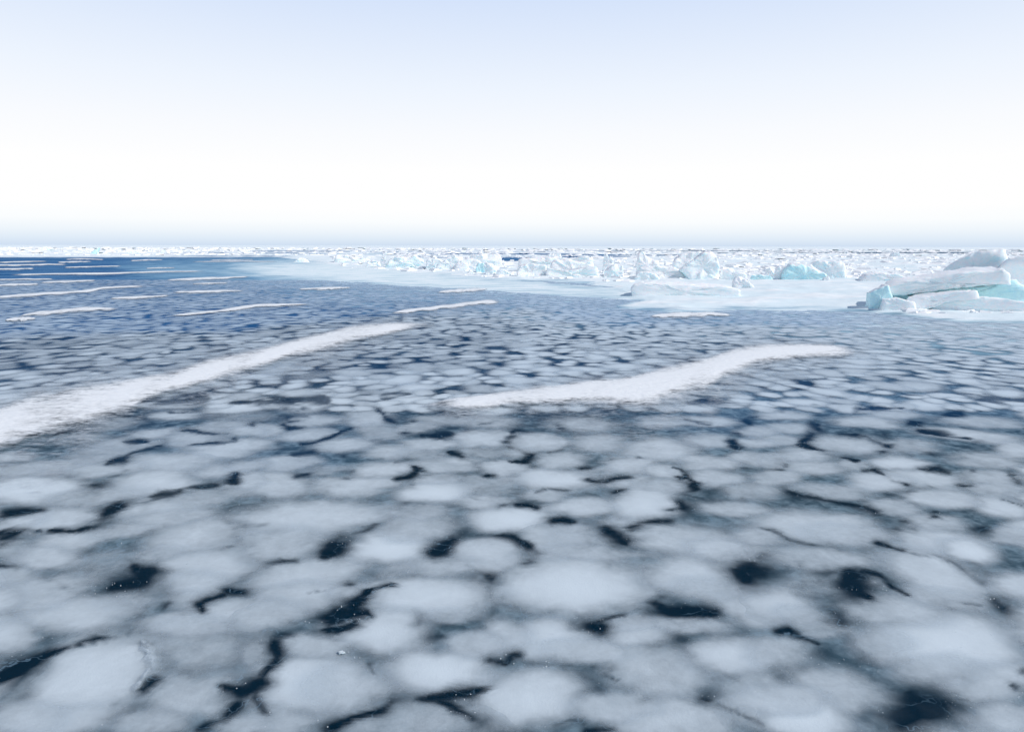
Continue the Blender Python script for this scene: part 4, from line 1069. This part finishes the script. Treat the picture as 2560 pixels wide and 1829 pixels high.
RIDGE = [
 # the big heap at the right edge
 ("long tilted slab rising to the right with a turquoise underside, in the big right-hand heap", Z3, [(1556,395),(1548,345),(1600,325),(1750,300),(1880,270),(2010,248),(2120,238),(2152,262),(2150,325),(2080,325),(1950,340),(1800,362),(1650,388)], 18.7, 1.3, "B", (0.10, 0.06)),
 ("turquoise ice mass under the long tilted slab in the right-hand heap", Z3, [(1560,470),(1600,392),(1800,365),(2000,340),(2100,325),(2200,290),(2290,400),(2290,475),(1900,475)], 19.0, 0.9, "T", (0.0, 0.0)),
 ("rounded snow-topped slab crowning the right-hand heap", Z3, [(1845,275),(1900,215),(1960,180),(2040,140),(2110,127),(2160,140),(2168,185),(2150,260),(2120,340),(1950,345)], 20.2, 1.1, "B", (0.12, -0.12)),
 ("tall pale blue block cut off by the right edge of the frame", Z3, [(2168,430),(2150,340),(2180,232),(2215,190),(2270,176),(2400,172),(2480,260),(2500,430),(2330,470)], 18.9, 1.3, "B", (0.05, -0.1)),
 ("smooth bright white slab leaning out in front of the right-hand heap", Z3, [(1675,452),(1668,405),(1780,382),(1900,364),(1998,357),(2005,394),(1850,424),(1720,458)], 18.0, 0.7, "S", (0.08, 0.05)),
 ("low pale slab at the foot of the right-hand heap by the frame edge", Z3, [(1800,480),(1830,432),(1950,405),(2060,392),(2160,400),(2260,418),(2340,440),(2340,482)], 17.7, 0.6, "B", (0, 0)),
 ("broken turquoise chunk at the left end of the right-hand heap", Z3, [(1450,428),(1455,375),(1500,345),(1545,328),(1565,395),(1535,450),(1480,440)], 18.6, 0.7, "T", (0, 0)),
 ("low white chunk between the turquoise chunk and the bright leaning slab", Z3, [(1510,462),(1530,405),(1600,396),(1680,418),(1692,458)], 18.05, 0.5, "B", (0, 0)),
 ("small snowy knob on the turquoise chunk's shoulder in the right-hand heap", Z3, [(1500,390),(1505,340),(1525,322),(1548,330),(1556,390)], 18.9, 0.4, "S", (0, 0)),
 # middle right
 ("tall triangular block standing highest in the middle ridge", Z3, [(642,296),(638,210),(622,160),(590,145),(555,150),(520,172),(470,210),(430,245),(440,270),(490,296)], 35.0, 1.4, "B", (0.0, -0.1)),
 ("broad low mound joined to the left of the tall triangular block", Z3, [(185,296),(195,262),(215,228),(260,220),(330,222),(400,228),(440,262),(495,296)], 35.8, 1.6, "S", (0, -0.05)),
 ("small rounded mound in front of the broad low mound", Z3, [(182,296),(200,262),(250,256),(300,272),(335,296)], 34.6, 0.7, "B", (0, 0)),
 ("thin upright spike behind the broad low mound", Z3, [(186,285),(200,158),(222,148),(262,180),(310,200),(330,285)], 41.0, 0.8, "S", (0, 0)),
 ("soft white crest behind the tall triangular block's left shoulder", Z3, [(380,280),(400,190),(440,165),(500,150),(545,148),(560,280)], 39.0, 0.9, "S", (0, 0)),
 ("long flat white slab lying alone on turquoise ice, dark gap under its left end", Z3, [(178,386),(165,352),(182,326),(260,318),(500,326),(690,336),(742,352),(742,378),(500,386),(330,388)], 23.4, 1.7, "S", (0.06, 0.01)),
 ("turquoise foot under the left end of the long flat slab", Z3, [(150,386),(160,366),(200,360),(420,372),(545,378),(545,390),(300,390)], 23.25, 0.4, "T", (0, 0)),
 ("egg-shaped white lump right of the long flat slab", Z3, [(715,352),(718,302),(735,280),(762,283),(800,310),(852,336),(840,354)], 27.2, 0.8, "S", (0, 0)),
 ("narrow upright white block left of the rounded turquoise-bellied block", Z3, [(935,304),(945,236),(960,220),(1000,222),(1012,240),(985,272),(965,304)], 34.6, 0.5, "S", (0, 0)),
 ("rounded slanting block with a turquoise belly", Z3, [(978,306),(984,270),(1005,236),(1030,218),(1080,222),(1140,228),(1190,258),(1220,282),(1200,304),(1100,304)], 34.0, 1.0, "T", (0.0, 0.12)),
 ("square-shouldered pale block right behind the turquoise-bellied block", Z3, [(1120,300),(1128,225),(1150,206),(1230,200),(1290,200),(1308,215),(1313,290),(1250,306)], 36.2, 1.0, "B", (0, 0)),
 ("little white triangle in front of the square-shouldered block", Z3, [(1183,316),(1205,286),(1225,275),(1250,300),(1257,316)], 32.8, 0.4, "S", (0, 0)),
 ("small white lump left of the narrow upright block", Z3, [(885,296),(892,245),(912,234),(935,262),(940,296)], 36.0, 0.5, "S", (0, 0)),
 ("low snow-covered swell right of the square-shouldered block", Z3, [(1400,312),(1440,272),(1500,262),(1600,270),(1720,294),(1740,314)], 33.0, 1.8, "S", (0, 0)),
 ("low jumble of white ice just right of the tall triangular block", Z3, [(640,300),(660,248),(690,236),(720,250),(785,268),(795,302)], 35.0, 0.9, "S", (0, 0)),
 ("turquoise-footed low chunk between the egg-shaped lump and the upright block", Z3, [(800,302),(815,278),(860,270),(910,280),(935,302)], 34.4, 0.7, "T", (0, 0)),
 # left part of the ridge
 ("thin leaning white shard standing alone, leftmost of the ridge", Z2, [(385,258),(382,225),(395,200),(405,176),(424,167),(413,205),(411,228),(424,258)], 54.0, 0.35, "S", (0, 0)),
 ("long wedge slab sloping up to the right, just right of the leaning shard", Z2, [(402,282),(428,232),(480,212),(560,200),(600,197),(656,238),(620,262),(540,276)], 52.0, 2.0, "B", (0, 0.04)),
 ("rounded block with a blue hollow below, right of the long wedge slab", Z2, [(666,285),(668,230),(700,214),(735,217),(778,240),(750,285)], 50.0, 1.2, "B", (0, 0)),
 ("slanting rough slab leaning on the blocks of the left ridge", Z2, [(720,292),(738,252),(800,226),(850,200),(890,204),(902,240),(870,292)], 48.5, 1.2, "B", (0.1, 0)),
 ("flat-topped rough block in the middle of the left ridge", Z2, [(838,298),(868,236),(940,222),(1010,233),(1036,250),(1032,298)], 48.0, 1.3, "S", (0, 0)),
 ("low white boulder in front of the left ridge's flat-topped block", Z2, [(906,326),(914,302),(950,289),(990,300),(1034,326)], 41.5, 0.7, "S", (0, 0)),
 ("small turquoise chunk squeezed behind the low white boulder", Z2, [(985,312),(984,266),(1000,244),(1036,250),(1048,312)], 43.5, 0.7, "T", (0, 0)),
 ("upright knobbly block at the right end of the left ridge", Z2, [(1045,336),(1038,290),(1030,256),(1050,240),(1080,245),(1106,266),(1112,300),(1106,336)], 40.0, 0.9, "B", (0, 0)),
 ("low block sloping down right from the upright knobbly block", Z2, [(1105,342),(1114,300),(1150,285),(1190,304),(1232,315),(1244,342)], 39.0, 0.8, "B", (0, 0)),
 ("plain flat-faced white slab set square to the turquoise ice", Z2, [(1245,346),(1238,302),(1258,262),(1330,255),(1426,255),(1432,300),(1434,346)], 37.5, 0.9, "S", (0, 0)),
 ("wide uneven block with a pale blue right face, next to the flat-faced slab", Z2, [(1430,350),(1424,312),(1440,276),(1500,300),(1600,290),(1680,270),(1755,274),(1762,320),(1757,350)], 37.0, 1.5, "B", (0, 0)),
 ("smooth white rise behind the wide uneven block", Z2, [(1430,320),(1470,236),(1560,225),(1640,244),(1700,250),(1760,320)], 40.5, 1.2, "S", (0, 0)),
 ("stout pale block left of the broad low mound", Z2, [(1788,346),(1798,302),(1840,270),(1870,254),(1912,262),(1920,310),(1912,346)], 37.0, 1.0, "B", (0, 0)),
 ("forked white tooth behind the stout pale block", Z2, [(1780,310),(1793,196),(1806,193),(1828,218),(1838,200),(1850,216),(1860,310)], 42.0, 0.6, "S", (0, 0)),
 ("long low white crest behind the flat-faced slab", Z2, [(1245,300),(1252,230),(1350,210),(1440,206),(1560,214),(1640,208),(1680,198),(1722,214),(1740,300)], 45.0, 1.5, "S", (0, 0)),
 ("thin flat floe tipped on edge beyond the ridge, against blue water", Z2, [(1432,225),(1438,192),(1520,189),(1524,225)], 62.0, 1.6, "S", (0, 0)),
 ("pair of joined white crests beyond the left ridge", Z2, [(935,262),(945,200),(980,196),(1040,188),(1085,196),(1100,192),(1145,204),(1155,262)], 58.0, 1.5, "S", (0, 0)),
 ("low ragged floe edge left of the leaning shard", Z2, [(85,236),(104,192),(130,196),(220,208),(300,222),(360,238)], 68.0, 2.0, "S", (0, 0)),
 ("snow-capped stub on the floe left of the long wedge slab", Z2, [(290,262),(300,232),(330,226),(372,240),(385,262)], 55.0, 0.8, "S", (0, 0)),
 # far pack
 ("low pointed hummock in the far white pack at far left", Z1, [(215,170),(250,158),(282,143),(320,158),(370,170)], 205.0, 5.0, "B", (0, 0)),
 ("bluish leaning shard at the near edge of the far pack on the left", Z1, [(555,196),(575,178),(600,160),(622,150),(612,178),(622,196)], 125.0, 1.5, "T", (0, 0)),
 ("small hummock in the far pack right of the bluish leaning shard", Z1, [(800,186),(830,168),(870,164),(900,186)], 138.0, 3.0, "S", (0, 0)),
 ("second small hummock right of the bluish leaning shard", Z1, [(990,188),(1015,166),(1045,164),(1070,188)], 132.0, 2.0, "S", (0, 0)),
 ("low white ice cake at the left tip of the snow floe", Z1, [(1838,254),(1848,228),(1890,214),(1930,222),(1962,254)], 71.0, 1.6, "S", (0, 0)),
 ("lone white hummock on the far floe straight behind the right-hand heap's left end", Z3, [(1560,176),(1572,156),(1600,150),(1622,176)], 110.0, 2.0, "S", (0, 0)),
]


def build_ridge():
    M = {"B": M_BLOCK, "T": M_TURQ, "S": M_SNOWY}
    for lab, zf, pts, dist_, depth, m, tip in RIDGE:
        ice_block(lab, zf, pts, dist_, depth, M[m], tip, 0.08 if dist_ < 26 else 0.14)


def build_rubble():
    """the ice rubble that covers the snow floe and the far pack: too many lumps to count"""
    R = np.random.default_rng(3)
    n = 26000
    yy = 36 * np.exp(R.random(n) * math.log(420 / 36))
    xx = (R.random(n) * 2 - 1) * yy * 0.80
    px, py = project(xx, yy)
    sn = field_at(snow, xx, yy)
    tq = field_at(turq, xx, yy)
    dn = fbm(xx * 0.12, yy * 0.12, 3, 8)
    keep = (sn > 0.55) & (dn + R.random(n) * 0.35 > 0.58) & ((px > 1200) | (py < 640)) & (py < 700)
    ridge = (sn > 0.2) & (py > 636) & (py < 700) & (px > 820) & (R.random(n) < 0.30)
    xx, yy = xx[keep | ridge], yy[keep | ridge]
    # crumbled ice along the foot of the right-hand heap and of the ridge blocks
    hx = np.concatenate([R.uniform(5.2, 13.0, 260), R.uniform(-6.0, 12.0, 260)])
    hy = np.concatenate([17.35 + R.random(260) ** 2 * 1.6, 32.5 + R.random(260) * 8])
    ok = field_at(snow, hx, hy) > 0.75
    xx, yy = np.concatenate([xx, hx[ok]]), np.concatenate([yy, hy[ok]])
    base = np.array([[-1, -1, -.6], [1, -1, -.6], [1, 1, -.6], [-1, 1, -.6], [-.8, -.8, .55], [.75, -.8, .7], [.7, .8, .5], [-.8, .7, .75], [0, 0, 1.0]], float)
    bf = [(0, 1, 5, 4), (1, 2, 6, 5), (2, 3, 7, 6), (3, 0, 4, 7), (4, 5, 8, 8), (5, 6, 8, 8), (6, 7, 8, 8), (7, 4, 8, 8)]
    V, F = [], []
    for k in range(len(xx)):
        s_ = (0.05 + 0.0016 * yy[k]) * (0.5 + 1.8 * R.random() ** 3)
        b = base * (1 + 0.35 * (R.random(base.shape) - 0.5))
        b = b * np.array([s_ * (0.9 + 1.2 * R.random()), s_ * (0.8 + R.random()), s_ * (0.25 + 0.45 * R.random()) * min(1.0, 60 / yy[k] + 0.3)])
        a, tl = R.random() * 6.28, (R.random() - 0.5) * 0.7
        x2 = b[:, 0] * math.cos(tl) - b[:, 2] * math.sin(tl); z2_ = b[:, 0] * math.sin(tl) + b[:, 2] * math.cos(tl)
        o = len(V) * 9
        V.append(np.stack([xx[k] + x2 * math.cos(a) - b[:, 1] * math.sin(a), yy[k] + x2 * math.sin(a) + b[:, 1] * math.cos(a), z2_ + 0.03], -1))
        F += [tuple(o + i for i in dict.fromkeys(f)) for f in bf]
    o = mesh_object("ice_rubble", np.concatenate(V), F, M_RUBBLE, None, False)
    tag(o, "countless small lumps of broken white ice strewn over the far floes", "ice rubble", kind="stuff")


# ------------------------------------------------------------------ crusts and crumbs frozen onto the near ice
def crust_mesh(pts, hgt, seed):
    G = [g1(*p[:2]) + (p[2],) for p in pts]
    P = np.array(G)
    seg = np.concatenate([[0], np.cumsum(np.hypot(np.diff(P[:, 0]), np.diff(P[:, 1])))])
    n = max(24, int(seg[-1] / 0.006)); n = min(n, 130)
    u = np.linspace(0, seg[-1], n)
    x, y, w = (np.interp(u, seg, P[:, k]) for k in range(3))
    dx, dy = np.gradient(x), np.gradient(y)
    L = np.hypot(dx, dy) + 1e-9
    nx, ny = -dy / L, dx / L
    cx, cy = x.mean(), y.mean()
    V, m, TH = [], 9, []
    for i in range(n):
        e = min(1, 6 * min(i, n - 1 - i) / n) ** 0.6
        for j in range(m):
            c = -1 + 2 * j / (m - 1)
            ww = 1.35 * w[i] * (0.35 + 1.3 * vnoise(u[i] * 34 + c, seed + c * 1.3, 3)) * e
            lump = 0.25 + 1.5 * vnoise(u[i] * 60 + seed, c * 2.3 + seed, 6) * (0.4 + vnoise(u[i] * 18, seed * 2.0, 8))
            TH.append(0.62 * (1 - abs(c) ** 1.5) * e * (0.35 + 0.85 * vnoise(u[i] * 70, c * 3 + seed, 9)))
            V.append([x[i] + nx[i] * c * ww - cx, y[i] + ny[i] * c * ww - cy, 0.012 + 0.09 * hgt * e * (1 - abs(c) ** 2) * lump])
    V = np.array(V)
    B = V.copy(); B[:, 2] = -0.03
    F = []
    T = n * m
    for i in range(n - 1):
        for j in range(m - 1):
            a = i * m + j
            F.append((a, a + m, a + m + 1, a + 1)); F.append((T + a, T + a + 1, T + a + m + 1, T + a + m))
        a = i * m
        F.append((a, T + a, T + a + m, a + m))
        a = i * m + m - 1
        F.append((a, a + m, T + a + m, T + a))
    for j in range(m - 1):
        F.append((j, j + 1, T + j + 1, T + j)); a = (n - 1) * m + j
        F.append((a, T + a, T + a + 1, a + 1))
    TH = np.array([float(q) for q in TH])
    return np.concatenate([V, B]), F, (cx, cy), np.concatenate([TH, TH * 0])


CRUSTS = [
 ("crumbly white frost crust along the right side of the big tilted pan at bottom left", [tile_xy("C0", x, y) + (w,) for x, y, w in [(1262,150,.006),(1290,230,.014),(1335,290,.022),(1362,340,.020),(1340,410,.016),(1300,465,.013),(1255,530,.016),(1215,590,.020),(1165,640,.018)]], 0.022),
 ("thin jagged frost lip curving over a grey hollow at lower right", [tile_xy("C3", x, y) + (w,) for x, y, w in [(280,170,.004),(360,178,.007),(420,200,.006),(520,185,.007),(620,178,.006),(700,215,.008),(722,260,.010),(735,310,.006)]], 0.012),
 ("pale splinter of frost on the crack at upper left", [tile_xy("A0", x, y) + (w,) for x, y, w in [(2150,815,.006),(2120,845,.014),(2050,885,.016),(1985,915,.006)]], 0.012),
 ("short pale ice shard at the left end of the long dark opening", [tile_xy("B2", x, y) + (w,) for x, y, w in [(1320,688,.008),(1302,725,.012),(1285,765,.006)]], 0.022),
 ("rough frost ridge edging the bottom of the frame below centre", [tile_xy("C2", x, y) + (w,) for x, y, w in [(380,950,.006),(410,915,.012),(450,895,.012),(480,905,.005)]], 0.016),
 ("lumpy frost fragment beside the dark gash at the bottom right of centre", [tile_xy("C2", x, y) + (w,) for x, y, w in [(860,940,.008),(885,920,.014),(912,915,.006)]], 0.018),
]
CRUMBS = [
 ("white ice crumb on the dark seam above the round bottom pan", "C1", 760, 272, .026), ("glinting ice crumb on the small pan at bottom left of centre", "C1", 580, 230, .012),
 ("clear ice crumb in the small dark notch at lower right of centre", "C2", 1462, 215, .020), ("white crumb on pale ice above the grey hollow at lower right", "C3", 822, 82, .014),
]


def build_crusts():
    for k, (lab, pts, h) in enumerate(CRUSTS[:1]):
        V, F, c, th = crust_mesh(pts, h, 5 + 3 * k)
        o = mesh_object("frost_crust", V, F, M_PAN, {"thickness": th, "blue": th * 0}, True, (c[0], c[1], 0.004))
        tag(o, lab, "frost crust", "frost crusts on the near ice")
    for k, (lab, key, x, y, r) in enumerate(CRUMBS[:1]):
        gx, gy = g1(*tile_xy(key, x, y))
        bm = bmesh.new()
        bmesh.ops.create_icosphere(bm, subdivisions=3, radius=r * 0.42)
        for v in bm.verts:
            n_ = v.co.normalized()
            f = 0.75 + 0.6 * float(vnoise(np.array([n_.x * 2.3 + k]), np.array([n_.y * 2.3 + n_.z * 1.7]), 4)[0])
            v.co = Vector((v.co.x * f * 1.3, v.co.y * f, v.co.z * f * 0.55))
        me = bpy.data.meshes.new("ice_crumb"); bm.to_mesh(me); bm.free()
        me.materials.append(M_CRUST)
        me.polygons.foreach_set("use_smooth", np.ones(len(me.polygons), bool))
        o = bpy.data.objects.new("ice_crumb", me); o.location = (gx, gy, 0.012); COL.objects.link(o)
        tag(o, lab, "ice crumb", "ice crumbs on the near ice")


M_RUBBLE = make_block_material("rubble_ice", (0.84, 0.89, 0.91), (0.93, 0.93, 0.93), 0.0, 0.6)
M_RUBBLE.node_tree.nodes["Principled BSDF"].inputs["Subsurface Weight"].default_value = 0.0
M_RUBBLE.node_tree.nodes["Principled BSDF"].inputs["Specular IOR Level"].default_value = 0.0
M_CRUST = make_block_material("frost", (0.33, 0.40, 0.45), (0.50, 0.56, 0.60), 0.2, 0.8)
M_CRUST.node_tree.nodes["Principled BSDF"].inputs["Subsurface Scale"].default_value = 0.01

build_ridge()
build_rubble()
build_crusts()
build_drifts()
build_pans()
print("PANS", N_TRACED, len(PAN_LIST), len(SCAT))
